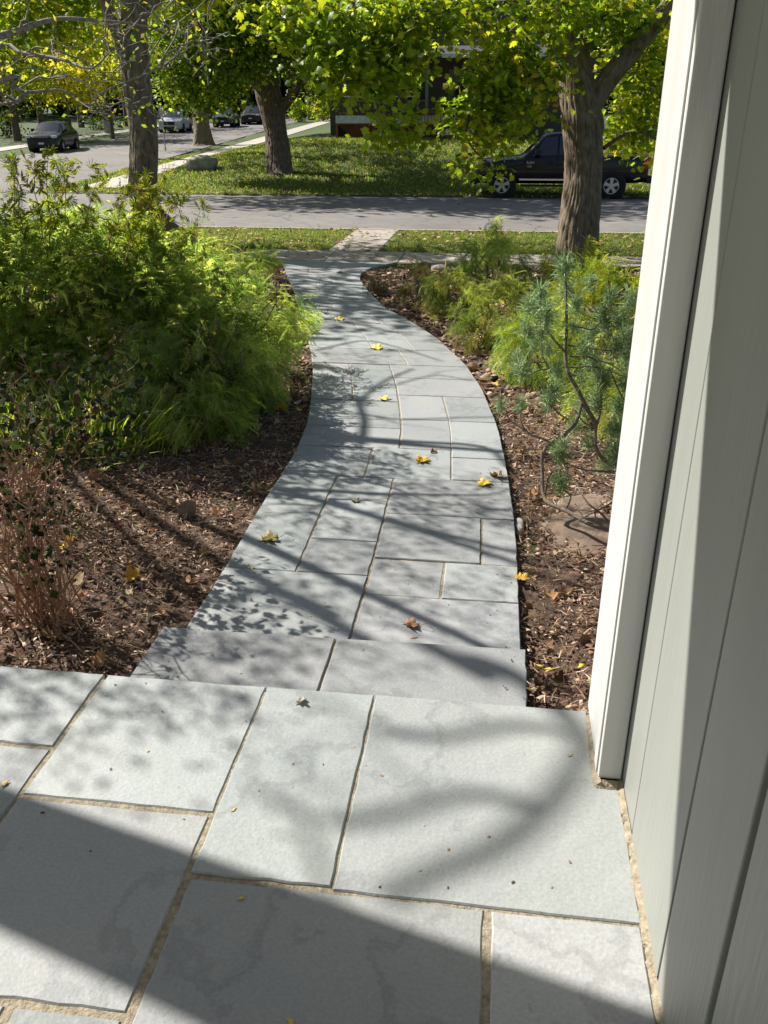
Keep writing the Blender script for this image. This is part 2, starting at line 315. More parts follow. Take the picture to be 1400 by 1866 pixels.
def bedz(x, y):
    x = np.asarray(x, float); y = np.asarray(y, float); dl = xl(y)-x; dr = x-xr(y); d = np.maximum(dl, dr)
    z = path_z(y)-.05+.10*smooth(d/1.2)+.04*np.sin(x*3.1+y*2.3)*smooth(d/.5)*.5
    z = z+.16*smooth((x-.22)/.25)*smooth((2.75-y)/.5)*(x > 0)      # soil heaped against the house corner
    return z
def bed(name, side, label):
    ys = np.concatenate([np.arange(1.9, 7, .06), np.arange(7, 14.41, .15)]); V = []; n = 44
    for y in ys:
        e = float(xl(y)) if side < 0 else float(xr(y)); far = (-6.5 if side < 0 else 3.2)
        inner = e+.04 if side < 0 else e-.04
        for k in range(n):
            t = (k/(n-1))**1.5; V.append((inner+(far-inner)*t, y))
    V = np.array(V); Z = bedz(V[:, 0], V[:, 1])+.025*vnoise(V[:, 0], V[:, 1], 6, 3)+.03*vnoise(V[:, 0], V[:, 1], 2, 5)
    V = np.column_stack([V, Z]); i = np.arange(len(ys)-1)[:, None]*n+np.arange(n-1)[None]
    Fc = np.stack([i, i+1, i+n+1, i+n], -1).reshape(-1, 4)
    if side < 0: Fc = Fc[:, ::-1]
    o = fmesh(name, V, Fc, SOIL, None, True); o['kind'] = 'structure'; o['label'] = label; return o
bed('mulch_bed', -1, 'left planting bed covered in brown bark mulch'); bed('mulch_bed', 1, 'right planting bed of brown bark mulch beside the house')

# ================================================================== PAVING
def prism(name, poly, z0, zt, m, parent, edge=.0035, rough_edge=.0012, tilt=None):
    """paving stone with slightly uneven, eased edge"""
    P = []
    n = len(poly)
    for i in range(n):
        a = np.array(poly[i]); b_ = np.array(poly[(i+1) % n]); k = max(2, int(np.linalg.norm(b_-a)/.045))
        for j in range(k):
            p = a+(b_-a)*j/k
            if j: p = p+rng.normal(0, rough_edge, 2)
            P.append(p)
    P = np.array(P); c = P.mean(0); N_ = len(P)
    T = np.roll(P, -1, 0)-np.roll(P, 1, 0); T /= np.linalg.norm(T, axis=1)[:, None]; inn = np.column_stack([-T[:, 1], T[:, 0]])
    zf = (lambda p: zt(p[0], p[1])) if callable(zt) else (lambda p: zt)
    V = [(*p, z0 if not callable(z0) else z0(*p)) for p in P]+[(*p, zf(p)-edge) for p in P]+[(*(p+q*edge), zf(p)) for p, q in zip(P, inn)]
    Fc = []
    for i in range(N_):
        j = (i+1) % N_; Fc += [(i, j, N_+j, N_+i), (N_+i, N_+j, 2*N_+j, 2*N_+i)]
    Fc.append(tuple(range(2*N_, 3*N_)))
    return pmesh(name, V, Fc, m, parent)
porch = box('porch_floor', -3.2, .40, -1.6, 2.045, -.42, -.003, MORTAR); tag(porch, 'bluestone paved porch floor with sandy joints', kind='structure')
g = .0035
def rect(x0, x1, y0, y1, gx=g, gy=g): return [(x0+gx, y0+gy), (x1-gx, y0+gy), (x1-gx, y1-gy), (x0+gx, y1-gy)]
pslabs = [rect(-1.125, -.62, 1.545, 2.07), rect(-.62, -.292, 1.358, 2.07, .003), [(-.288, 1.354), (.378, 1.349), (.378, 1.765), (.318, 1.768), (.325, 2.07), (-.288, 2.07)],
  rect(-1.9, -1.13, 1.727, 2.07), rect(-1.9, -1.13, 1.2, 1.72), rect(-1.13, -.625, 1.018, 1.537, .005), rect(-.615, .05, .66, 1.347, .005, .002), rect(.058, .378, .75, 1.344, .004, .002),
  rect(-1.75, -.86, .45, 1.008, .006), rect(-.85, -.625, .45, 1.008, .006), rect(-.61, .05, .1, .65), rect(.06, .378, .1, .74), rect(-2.6, -1.9, 1.5, 2.07), rect(-2.6, -1.9, .9, 1.495), rect(-1.9, -1.14, .9, 1.192),
  rect(-3.2, -2.6, 1.4, 2.07), rect(-3.2, -1.76, .1, .89), rect(-1.75, -.63, -.3, .44)]
for i, p in enumerate(pslabs): prism('paving_slab', p, -.035, .0005+.0025*rng.random(), STONE, porch)
step = box('stone_step', -1.15, .16, 2.0, 2.59, -.42, -.168, MORTAR); tag(step, 'low bluestone step between porch and path', kind='structure')
prism('step_slab', [(-1.165, 2.03), (-.516, 2.03), (-.513, 2.603), (-1.16, 2.598)], -.205, -.16, STONE, step)
prism('step_slab', [(-.508, 2.03), (.172, 2.03), (.174, 2.618), (-.505, 2.603)], -.205, -.161, STONE, step)
# garden path: curved bed of mortar + slabs
pys = np.arange(2.3, 15.41, .1); V = []
for y in pys: V += [(xl(y)+.015, y, path_z(y)-.13), (xl(y)+.015, y, path_z(y)-.006), (xr(y)-.015, y, path_z(y)-.006), (xr(y)-.015, y, path_z(y)-.13)]
Fc = []
for i in range(len(pys)-1):
    for k in range(3): a = i*4+k; Fc.append((a, a+4, a+5, a+1))
path = pmesh('garden_path', V, [f[::-1] for f in Fc], MORTAR); tag(path, 'curved bluestone garden path leading to the street', kind='structure')
PS = [(0, .5, 2.45, 3.41), (.5, 1, 2.45, 3.24), (.5, .75, 3.24, 3.6), (.75, 1, 3.24, 3.6), (0, .25, 3.41, 4.68), (.25, .5, 3.41, 3.78), (.25, .5, 3.78, 4.31), (.25, .5, 4.31, 4.68), (.5, .875, 3.6, 4.15), (.875, 1, 3.6, 4.15), (.5, 1, 4.15, 4.70),
  (0, .37, 4.68, 5.22), (.37, .75, 4.68, 5.24), (.75, 1, 4.70, 5.1), (.75, 1, 5.1, 5.89), (0, .5, 5.22, 5.66), (.5, .755, 5.24, 5.9), (0, .5, 5.66, 6.34), (.5, .755, 5.9, 6.55), (.755, 1, 5.89, 6.55), (0, .24, 6.34, 6.75), (.24, .5, 6.34, 6.75), (.5, 1, 6.55, 7.1),
  (0, .24, 6.75, 7.55), (.24, .5, 6.75, 7.55), (.5, 1, 7.1, 7.57), (0, .62, 7.57, 8.2), (.62, 1, 7.57, 8.2), (0, .45, 8.2, 9.0), (.45, .74, 8.2, 9.5), (.74, 1, 8.2, 9.5), (0, .45, 9, 9.55), (0, .3, 9.55, 10.3), (.3, .7, 9.55, 10.3), (.7, 1, 9.5, 10.3), (0, .2, 10.3, 11.0), (.2, .4, 10.3, 11.0), (.4, 1, 10.3, 11.0),
  (0, .55, 11, 11.7), (.55, 1, 11, 11.7), (0, .35, 11.7, 12.5), (.35, 1, 11.7, 12.5), (0, .6, 12.5, 13.3), (.6, 1, 12.5, 13.3), (0, .3, 13.3, 14.1), (.3, .7, 13.3, 14.1), (.7, 1, 13.3, 14.1), (0, .5, 14.1, 15.15), (.5, 1, 14.1, 15.15)]
def uvp(u, y): a = float(xl(y)); b_ = float(xr(y)); return (a+(b_-a)*u, y)
for (u0, u1, y0, y1) in PS:
    gx0 = .0 if u0 == 0 else .005; gx1 = .0 if u1 == 1 else .005; gy = .003+.002*rng.random()
    n = max(2, int((y1-y0)/.15)); L1 = [uvp(u0, y) for y in np.linspace(y0+gy, y1-gy, n)]; R1 = [uvp(u1, y) for y in np.linspace(y0+gy, y1-gy, n)]
    L1 = [(x+gx0, y) for x, y in L1]; R1 = [(x-gx1, y) for x, y in R1]; dz = .0015*rng.normal()
    prism('paving_slab', R1+L1[::-1], lambda x, y: float(path_z(y))-.045, lambda x, y, d=dz: float(path_z(y))+d, STONE, path, .004, .0012)
# sidewalk panels
sw = box('sidewalk', -40, 20, 15.12, 16.42, -.85, -.672, MORTAR); tag(sw, 'worn concrete sidewalk crossing the end of the path', kind='structure')
x = -16.0
while x < 6: box('concrete_panel', x+.006, x+1.29, 15.15, 16.40, -.75, -.655+.006*rng.normal(), CONC, sw, .008); x += 1.3
box('concrete_panel', -40, -16.0, 15.15, 16.4, -.75, -.655, CONC, sw); box('concrete_panel', x+.006, 20, 15.15, 16.4, -.75, -.655, CONC, sw)
ap = box('path_apron', -3.2, -2.22, 16.42, 20.06, -.85, -.675, MORTAR); tag(ap, 'short concrete walk across the verge to the kerb', kind='structure')
for k in range(3): box('concrete_panel', -3.18, -2.24, 16.44+k*1.2, 17.62+k*1.2, -.75, -.662, CONC, ap, .008)

# ================================================================== HOUSE WALL, TRIM, PORCH ROOF
hw = empty('house_wall', (.39, 1.0, 0), 'pale sage painted wall of vertical boards at the right edge', 'wall')
def wb(name, y0, y1, dx, mt=WALLP, x1=.42, z1=3.1, bv=.003):
    o = box(name, .387+dx-.39, x1-.39, y0-1.0, y1-1.0, .004, z1, mt, hw, bv); return o
for y0, y1, dx in [(1.598, 1.80, .002), (1.217, 1.586, 0), (.948, 1.204, -.001), (.64, .930, .001), (.34, .628, -.001), (.04, .33, 0), (-.3, .03, .001), (-.7, -.31, 0), (-1.2, -.71, .001), (-1.6, -1.21, 0)]: wb('wall_board', y0, y1, dx)
box('sheathing', .425-.39, 2.4, -3.6, 1.06, -.4, 3.1, mat('dark sheathing', (.09, .09, .08), .9), hw)
tr_ = box('corner_trim', .328, .386, 1.778, 2.082, .012, 3.1, TRIMP, None, .004); tag(tr_, 'white corner trim post standing at the front edge of the house wall', 'trim')
box('trim_bead', .3235, .328, 1.80, 1.845, .014, 3.1, TRIMP, tr_, .002)
# mortar bead along the wall foot
V = []; ys = np.arange(-1.0, 1.79, .012); Fc = []
for i, y in enumerate(ys):
    w = .011+.006*mnoise.noise((y*14, 3, 1))+.003*rng.normal(); V += [(.3875, y, .006), (.3875, y, .016+.004*mnoise.noise((y*30, 0, 0))), (.3875-w*.5, y, .012), (.3875-w-.003, y, -.002)]
    if i:
        for k in range(3): a = (i-1)*4+k; Fc.append((a, a+1, a+5, a+4))
o = pmesh('joint_mortar', V, Fc, MORTAR, porch)
V = []; ys = np.arange(0, 1.001, .02); Fc = []
pts = [(.383, 1.757), (.322, 1.758), (.319, 1.79), (.325, 2.065)]; pts = np.array(pts); PP = np.concatenate([np.linspace(pts[i], pts[i+1], 14)[:-1] for i in range(3)])
for i, p in enumerate(PP):
    w = .007+.003*rng.random() if i > 13 else .012; V += [(p[0]+.012, p[1]+(.012 if i < 14 else 0), .016), (p[0], p[1], .008), (p[0]-(w if i > 13 else 0), p[1]-(0 if i > 13 else w), -.002)]
    if i:
        for k in range(2): a = (i-1)*3+k; Fc.append((a, a+1, a+4, a+3))
pmesh('joint_mortar', V, Fc, MORTAR, porch)
# porch roof above the camera (out of the frame, throws the broad shadow)
HZ = 2.55
def fl(x, y): return (x-SX*HZ, y-SY*HZ)
poly = [fl(-2.6, 1.145+.27*2.987), fl(3.06, 1.145-.27*2.673), fl(3.06, -1.2), fl(-.1, -1.2), fl(-.1, .93), fl(-2.6, .93+.31*2.5)]
V = [(*p, HZ) for p in poly]+[(*p, HZ+.12) for p in poly]; n = 6
roofm = mat('roof boards', (.4, .4, .37), .8)
pr = pmesh('porch_roof', V, [tuple(range(n))[::-1], tuple(range(n, 2*n))]+[(i, (i+1) % n, n+(i+1) % n, n+i) for i in range(n)], roofm)
tag(pr, 'porch roof edge overhead beside the house wall, above the photo', 'roof')

# ================================================================== TREES
def trunk_mesh(name, K, R, m, parent, seg=72, n=150, ridge=.018, flare=0, freq=18, seed=0, knots=()):
    ridge *= 1.25; freq = int(freq*1.5); seg = int(seg*1.4)
    P = spline(K, n); Rr = np.interp(np.linspace(0, len(R)-1, n), range(len(R)), R)
    s = np.concatenate([[0], np.cumsum(np.linalg.norm(np.diff(P, axis=0), axis=1))]); Rr = Rr*(1+flare*np.exp(-s/.35))
    V, Fc = tubes([(P, Rr)], seg); a = np.tile(np.arange(seg)/seg*2*PI, n); sv = np.repeat(s, seg); c = np.repeat(P, seg, 0); d = V-c; rr = np.linalg.norm(d, axis=1)[:, None]; d = d/(rr+1e-9)
    w = np.array([mnoise.noise((math.cos(t)*1.6+seed, math.sin(t)*1.6, z*.9)) for t, z in zip(a, sv)])
    w2 = np.array([mnoise.noise((math.cos(t)*5+seed, math.sin(t)*5, z*3.2)) for t, z in zip(a, sv)])
    r_ = 1-np.abs(np.sin(a*freq/2+w*4.5+w2*1.3)); fine = np.array([mnoise.noise((math.cos(t)*14, math.sin(t)*14, z*6+seed)) for t, z in zip(a, sv)])
    disp = -ridge*np.clip(r_, 0, 1)**2.2*(.8+.5*w2)+ridge*.5*fine+rr[:, 0]*.10*w
    lob = np.abs(np.sin(a*2.5+seed))**2*flare*.5*np.exp(-sv/.25)*rr[:, 0]
    for (kz, ka, kr, kd) in knots:
        q = ((sv-kz)/kr)**2+((((a-ka+PI) % (2*PI))-PI)*rr[:, 0]/kr)**2; disp = disp+kd*(np.exp(-q)-1.25*np.exp(-q*7))
    V = V+d*(disp+lob)[:, None]
    return fmesh(name, V, Fc, m, parent, True)
def crown(name, blobs, cols, size, parent, T=MAPLE_LO, m=LEAF, droop=.6, cluster=22, cr=.35, weights=None, tw=None, flat=.55, outward=None):
    """blobs: (cx,cy,cz,rx,ry,rz,n)"""
    parts = []; tws = []
    for (cx, cy, cz, rx, ry, rz, n) in blobs:
        k = max(1, n//cluster); c = rng.normal(0, 1, (k, 3)); c /= np.linalg.norm(c, axis=1)[:, None]; c *= (rng.random((k, 1))**.42); c = c*[rx, ry, rz]+[cx, cy, cz]
        P = np.repeat(c, cluster, 0); sc_ = np.repeat(rng.uniform(.55, 1.25, (k, 1)), cluster, 0); off = rng.normal(0, cr, P.shape)*[1, 1, flat]*sc_; P = P+off
        D = off/(np.linalg.norm(off, axis=1)[:, None]+1e-6)+rng.normal(0, .55, P.shape); D[:, 2] -= droop
        U = rand_dir(len(P), 1.3, .8); S = size*rng.uniform(.6, 1.2, len(P)); C = palette(k, cols, weights).repeat(cluster, 0)
        parts.append(scatter(T, P, D, U, S, C))
        if tw is not None:
            for q in c[rng.random(k) < tw]:
                b0 = np.array([cx, cy, cz])+(q-np.array([cx, cy, cz]))*.2; tws.append((wander(b0, q, 6, .12), np.linspace(.014, .004, 6)))
    V, Fc, T_ = merge(parts); o = fmesh(name, V, Fc, m, parent, False, T_)
    if tws: v, f = tubes(tws, 4); tag(fmesh('twigs', v, f, BARKD, parent, True), kind='stuff')
    return o
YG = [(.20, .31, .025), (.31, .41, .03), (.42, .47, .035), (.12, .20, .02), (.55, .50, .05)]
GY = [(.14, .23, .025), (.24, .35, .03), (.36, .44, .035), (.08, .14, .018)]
YEL = [(.55, .55, .06), (.48, .50, .05), (.3, .38, .04), (.62, .56, .07)]
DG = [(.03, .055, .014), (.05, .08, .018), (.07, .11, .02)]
def local(o, K): return np.asarray(K, float)-np.asarray(o, float)

# ---- big maple on the right
b0 = np.array([1.32, 14.3, -.68]); t = empty('maple_tree', b0, 'big maple with ridged grey bark at the sidewalk, in front of the black pickup', 'tree')
D0 = 13.7
top = at(1025, -30, D0); K = [b0+[0, 0, -.15], at(1053, 440, D0), at(1062, 330, D0), at(1060, 230, D0), at(1045, 120, D0), top, top+[-.25, 0, 1.2], top+[-.4, .2, 3.2]]
trunk_mesh('trunk', local(b0, K), [.34, .315, .285, .315, .27, .25, .22, .12], BARK, t, 110, 240, .022, .35, 22, 3, [(2.55, 4.6, .13, .05)])
Lb = [at(1068, 205, D0), at(1105, 150, D0-.1), at(1165, 75, D0-.3), at(1225, 5, D0-.5), at(1290, -90, D0-.8), at(1420, -260, D0-1)]
trunk_mesh('limb', local(b0, Lb), [.2, .17, .155, .14, .12, .06], BARK, t, 60, 100, .014, 0, 16, 5)
limbs = []
for K, R in [([at(1050, 130, D0), at(960, 20, D0-.2), at(860, -60, D0-.5), at(700, -100, D0-1)], (.09, .02)), ([at(1050, 215, D0+.1), at(985, 175, D0), at(930, 185, D0-.3), at(860, 230, D0-.8)], (.05, .01)), ([at(1100, 270, D0), at(1150, 240, D0+.1), at(1190, 250, D0+.1), at(1230, 290, D0)], (.035, .01)),
    ([at(1030, 20, D0), at(900, -30, D0), at(760, 40, D0-.8), at(715, 130, D0-1.3), at(735, 190, D0-1.4)], (.06, .01)), ([at(1000, 10, D0), at(930, 60, D0-.6), at(880, 130, D0-1), at(850, 240, D0-1.2), at(880, 290, D0-1.2)], (.05, .01))]:
    P = spline(K, 20); limbs.append((P-b0, np.linspace(R[0], R[1], 20)))
v, f = tubes(limbs, 7); fmesh('branches', v, f, BARKD, t, True)
def pb(px, py, D, rpx, rpy, rd, n): c = at(px, py, D)-b0; return (*c, rpx*D/FPX, rd, rpy*D/FPX, n)
BL = [pb(880, 225, 12.6, 58, 48, .6, 520), pb(950, 218, 12.8, 28, 36, .4, 110), pb(890, 150, 12.4, 40, 60, .6, 360), pb(950, 130, 12.8, 80, 70, .8, 900), pb(725, 120, 12.1, 70, 50, .6, 480), pb(655, 120, 11.8, 60, 40, .5, 360), pb(720, 225, 11.8, 40, 35, .4, 260), pb(640, 70, 12, 80, 70, .7, 680), pb(740, 30, 12, 110, 50, .7, 800), pb(840, 20, 12.4, 90, 40, .7, 520), pb(610, 100, 12.2, 45, 60, .5, 300), pb(560, 40, 12.3, 90, 60, .6, 600),
  pb(1150, 245, 14.2, 55, 45, .5, 420), pb(1170, 110, 14, 70, 90, .8, 800), pb(1120, 30, 13.0, 80, 50, .7, 620), pb(1020, 20, 12.6, 70, 55, .6, 460), pb(885, 292, 12.6, 24, 28, .3, 90), pb(1190, 200, 14.6, 50, 80, .6, 420)]
BL = [(*q[:6], int(q[6]*1.3)) for q in BL]
crown('crown', BL, YG, .112, t, MAPLE, cr=.22, weights=[.3, .3, .15, .2, .05], tw=.35, cluster=20)
crown('upper_crown', [(-1.0, -1, 6.8, 3, 2.4, 1.4, 900), (2, .5, 7, 3, 2.5, 1.5, 1100)], YG, .2, t, OVAL, cr=.4)

# ---- maple on the left near the sidewalk
b0 = np.array([-6.25, 16.9, -.69]); t = empty('maple_tree', b0, 'tall maple with straight furrowed trunk rising behind the left shrubs', 'tree')
D1 = 15.7
K = [b0, at(267, 380, D1), at(262, 250, D1), at(248, 140, D1), at(243, 40, D1), at(240, -80, D1), at(235, -260, D1)]
trunk_mesh('trunk', local(b0, K), [.29, .265, .26, .25, .245, .23, .17], BARK, t, 96, 220, .018, .25, 20, 8)
trunk_mesh('limb', local(b0, [at(252, 190, D1), at(220, 80, D1-.2), at(190, 0, D1-.3), at(150, -120, D1)]), [.12, .11, .09, .05], BARK, t, 40, 60, .01, 0, 12, 9)
trunk_mesh('limb', local(b0, [at(245, 40, D1), at(290, -10, D1), at(350, -90, D1), at(430, -220, D1)]), [.12, .11, .09, .05], BARK, t, 40, 60, .01, 0, 12, 10)
crown('crown', [pb(60, 0, 17, 120, 60, .8, 900), pb(130, 60, 17.6, 60, 50, .6, 360), pb(20, 60, 17, 60, 60, .6, 400), pb(330, 0, 17.2, 90, 40, .8, 560), pb(200, -20, 17, 90, 40, .8, 400)], YG, .16, t, MAPLE_LO, cr=.22)
crown('upper_crown', [(-1.6, -2, 6.2, 2.2, 2.2, 1.2, 1500), (-3, 1, 7.5, 3, 3, 1.5, 1500), (-3.5, 4.5, 8, 4, 2.5, 1.5, 2200), (2, 4, 8, 3, 2.5, 1.5, 1300), (1, .5, 9.5, 2.5, 3, 1.5, 900)], YG, .22, t, OVAL, cr=.45)

# ---- maple in the middle of the far lawn
b0 = gpt(510, 316); b0[2] -= .35; D2 = float(np.dot(b0-CAM, _f)); t = empty('maple_tree', b0, 'low forking maple with dark trunk on the far lawn, beside the boulder', 'tree')
K = [b0, at(508, 290, D2), at(503, 240, D2), at(492, 185, D2), at(485, 150, D2)]
trunk_mesh('trunk', local(b0, K), [.58, .5, .45, .52, .5], BARKD, t, 80, 120, .035, .3, 18, 12)
for K, R in [([at(488, 190, D2), at(468, 150, D2), at(440, 120, D2-.4), at(400, 80, D2-1), at(340, 20, D2-2)], [.33, .26, .2, .14, .08]), ([at(495, 185, D2), at(500, 140, D2), at(505, 80, D2), at(500, -20, D2)], [.35, .26, .2, .1]), ([at(500, 215, D2), at(528, 180, D2-.2), at(550, 150, D2-.5), at(600, 90, D2-1), at(650, 20, D2-1)], [.24, .2, .17, .12, .06])]:
    trunk_mesh('limb', local(b0, K), R, BARKD, t, 36, 60, .02, 0, 12, 14)
def pbb(px, py, D, rpx, rpy, rd, n): c = at(px, py, D)-b0; return (*c, rpx*D/FPX, rd, rpy*D/FPX, n)
crown('crown', [pbb(360, 150, D2-2, 75, 50, 1.4, 2200), pbb(330, 70, D2-2.5, 80, 70, 1.5, 2400), pbb(440, 60, D2-3, 90, 70, 1.6, 2800), pbb(540, 70, D2-2.4, 80, 70, 1.5, 2400), pbb(600, 140, D2-1, 60, 45, 1.4, 1300), pbb(560, 10, D2-3, 90, 40, 1.5, 1400), pbb(420, 0, D2-3, 110, 40, 1.6, 1700), pbb(410, 130, D2-3, 50, 40, 1.2, 900), pbb(580, 60, D2+2, 60, 90, 1.5, 1500)], GY, .19, t, MAPLE_LO, cr=.5, cluster=26)
crown('upper_crown', [(0, 0, 9, 6, 3.5, 1.8, 3000), (-5, -3, 9.5, 5, 3, 1.6, 3400), (1, -4.5, 9, 5, 2.5, 1.5, 2600), (-7, 2, 11, 3, 3, 2, 1000)], GY, .4, t, OVAL, cr=.7)
# ---- smaller maple on the verge behind it
b0 = gpt(372, 264); D3 = float(np.dot(b0-CAM, _f)); t = empty('maple_tree', b0, 'grey trunked maple on the verge beside the side street, right of the silver van', 'tree')
trunk_mesh('trunk', local(b0, [b0-[0, 0, .45], at(368, 235, D3), at(365, 205, D3), at(362, 150, D3), at(360, 80, D3)]), [.75, .5, .47, .45, .3], BARK, t, 60, 90, .04, .5, 16, 20)
crown('crown', [pbb(0, 0, 1, 0, 0, 0, 0)][:0]+[(-3.5, -1, 6, 3, 2, 1.8, 1400), (1, -1, 6.2, 3.5, 2, 2, 1600), (3.6, 0, 7, 3, 2, 2.4, 1400), (0, 0, 8.6, 5, 3, 2, 1500)], GY+YEL[:1], .3, t, OVAL, cr=.6)

# ---- verge tree added to shade the far lawn, its trunk behind the straight maple trunk
b0 = at(272, 262, 44.5); b0[2] = float(ground(b0[0], b0[1]))-.3; t = empty('maple_tree', b0, 'broad maple added on the verge to shade the far lawn, hidden behind the straight trunk of the left maple', 'tree')
trunk_mesh('trunk', local(b0, [b0, b0+[0, 0, 3], b0+[.2, 0, 7], b0+[.3, 0, 10]]), [.36, .3, .26, .16], BARK, t, 40, 60, .03, .3, 14, 25)
crown('crown', [(-1, -2, 8.5, 4, 3.5, 1.2, 1000), (4, 1, 9, 3, 3, 1.2, 900), (-1, 6, 9.5, 4, 3, 1.2, 900), (6.5, -4, 9.5, 2.5, 2.2, 1.1, 800), (6, 7, 10, 3, 2.2, 1.2, 800), (1, 0, 12, 4, 3, 1.4, 800)], GY, .38, t, OVAL, cr=.45)
# ---- ornamental crab apple whose bare limbs reach in from the left
b0 = np.array([-5.6, 6.4, -.42]); t = empty('crabapple_tree', b0, 'near bare crab apple reaching in from the top left with grey limbs', 'tree')
DC = 5.6
mains = [([b0, (-5.5, 6.5, .5), (-5.2, 6.3, 1.3), (-4.7, 5.9, 1.75), at(0, 66, DC), at(60, 45, DC), at(115, 34, DC), at(195, 39, DC), at(250, 45, DC+.1), at(330, 62, DC+.3), at(400, 70, DC+.6)], (.11, .008)),
  ([(-5.3, 6.4, 1.1), (-4.6, 6.1, 1.6), at(-20, 90, DC+.3), at(40, 97, DC+.2), at(110, 108, DC), at(165, 125, DC-.2), at(195, 100, DC-.2), at(205, 90, DC-.2), at(250, 40, DC-.3)], (.06, .006)),
  ([(-5.4, 6.4, .9), (-4.8, 6, 1.3), at(0, 148, DC-.2), at(25, 158, DC-.2), at(50, 168, DC-.2), at(110, 164, DC-.2), at(140, 182, DC-.2), at(180, 205, DC-.3), at(240, 215, DC-.4)], (.06, .005)),
  ([at(50, 168, DC-.2), at(30, 185, DC-.3), at(0, 190, DC-.3), at(-40, 200, DC-.3)], (.03, .012)),
  ([at(168, 178, DC-.4), at(215, 155, DC-.4), at(262, 137, DC-.3), at(290, 118, DC-.3), at(310, 85, DC-.3)], (.012, .004)),
  ([(-5.4, 6.5, .8), (-4.6, 7.2, 2.2), (-3.6, 7.6, 3.2), (-2.6, 7.9, 3.7), (-1.7, 8.2, 3.9)], (.09, .012)),
  ([(-5.2, 6.4, 1.2), (-4.3, 5.7, 2.5), (-3.4, 5.0, 3.1), (-2.6, 4.5, 3.3), (-2, 4.2, 3.2)], (.085, .012)),
  ([(-5.3, 6.4, 1.2), (-4.7, 6.6, 2.9), (-4.2, 6.4, 4.2), (-3.4, 6.2, 4.9)], (.085, .015)),
  ([(-4.5, 6.5, 2.8), (-3.7, 6.2, 3.4), (-3, 6.4, 3.6), (-2.3, 6.2, 3.9)], (.05, .01)),
  ]
def over(pts, h, r, root=None):
    """a limb at height h whose shadow falls along the given floor line"""
    K = []
    for px, py in pts:
        z0 = 0 if py > 1250 else (-.16 if py > 1150 else -.38); d = ray(px, py); g0 = CAM+d*(z0-1.55)/d[2]; K.append((g0[0]-SX*(h-z0), g0[1]-SY*(h-z0), h))
    if root is not None: K = [(-5.3, 6.42, 1.0), (-5.75, 6.7, 2.2)]+K
    return (K, r)
mains += [over([(560, 788), (640, 792), (760, 800), (850, 806), (895, 818), (925, 850)], 3.3, (.04, .02), (-5.3, 6.5, 2.0)), over([(655, 805), (658, 760), (650, 720), (690, 680), (740, 655)], 3.3, (.034, .012)), over([(650, 725), (600, 690), (572, 670)], 3.3, (.02, .006)),
  over([(560, 742), (650, 745), (720, 755), (820, 752), (905, 750)], 3.5, (.016, .01)), over([(700, 690), (780, 668), (850, 680)], 3.3, (.012, .006)), over([(760, 1165), (860, 1200), (960, 1245), (1020, 1295), (1060, 1340), (1050, 1400), (990, 1480), (900, 1550), (800, 1590), (700, 1640)], 4.8, (.045, .022), (-5.2, 6.5, 3.2)),
  over([(690, 1330), (800, 1345), (930, 1325), (1040, 1335)], 5.0, (.02, .02)), over([(600, 1500), (700, 1490), (850, 1450), (990, 1470)], 5.0, (.02, .02)), over([(350, 1090), (480, 1100), (560, 1110), (640, 1150)], 3.4, (.03, .02), (-5.2, 6.3, 2.2)), over([(620, 1700), (560, 1500), (540, 1480), (470, 1440)], 5.0, (.012, .014)),
  over([(560, 620), (640, 600), (700, 610), (790, 640)], 4.0, (.02, .012)), over([(570, 560), (640, 540), (720, 560)], 4.2, (.02, .012))]
cur = []; subs = []; tips = []
for mi, (K, R) in enumerate(mains): P = spline(K, 34); cur.append((P, (R[1]+(R[0]-R[1])*np.linspace(1, 0, 34)**(1.7 if mi < 3 else 1.1))*(.46 if mi < 5 else .6 if mi < 9 else 1)))
vis = []
for P, R in list(cur):
    for k in range(8, 34, 2):
        if rng.random() < (.6 if P[-1][2] < 2.9 else .05):
            d = rand_dir(1, .25)[0]; d = d+(P[k]-P[k-1])/np.linalg.norm(P[k]-P[k-1])*.6; L = rng.uniform(.25, .75)*(1.2-.02*k); Q = wander(P[k], P[k]+d*L, 10, .14); subs.append((Q, np.linspace(max(R[k]*.45, .006), .003, 10)))
            for j in (3, 5, 7, 9):
                e = rand_dir(1, .2)[0]; W = wander(Q[j], Q[j]+e*rng.uniform(.12, .35), 6, .15); subs.append((W, np.linspace(.0035, .0018, 6))); tips += [W[3], W[5], W[4], Q[j]] if P[-1][2] < 2.9 else []
v, f = tubes([(P-b0, R) for P, R in cur], 10); fmesh('limbs', v, f, TWIG, t, True)
v, f = tubes([(P-b0, R) for P, R in subs], 4); tag(fmesh('twigs', v, f, TWIG, t, True), kind='stuff')
tips = np.array(tips); P = np.repeat(tips, 3, 0)+rng.normal(0, .05, (len(tips)*3, 3)); P = P[rng.random(len(P)) < .28]; n = len(P)
dens = []  # unseen leaf clusters added towards the sun to dapple porch, step and path
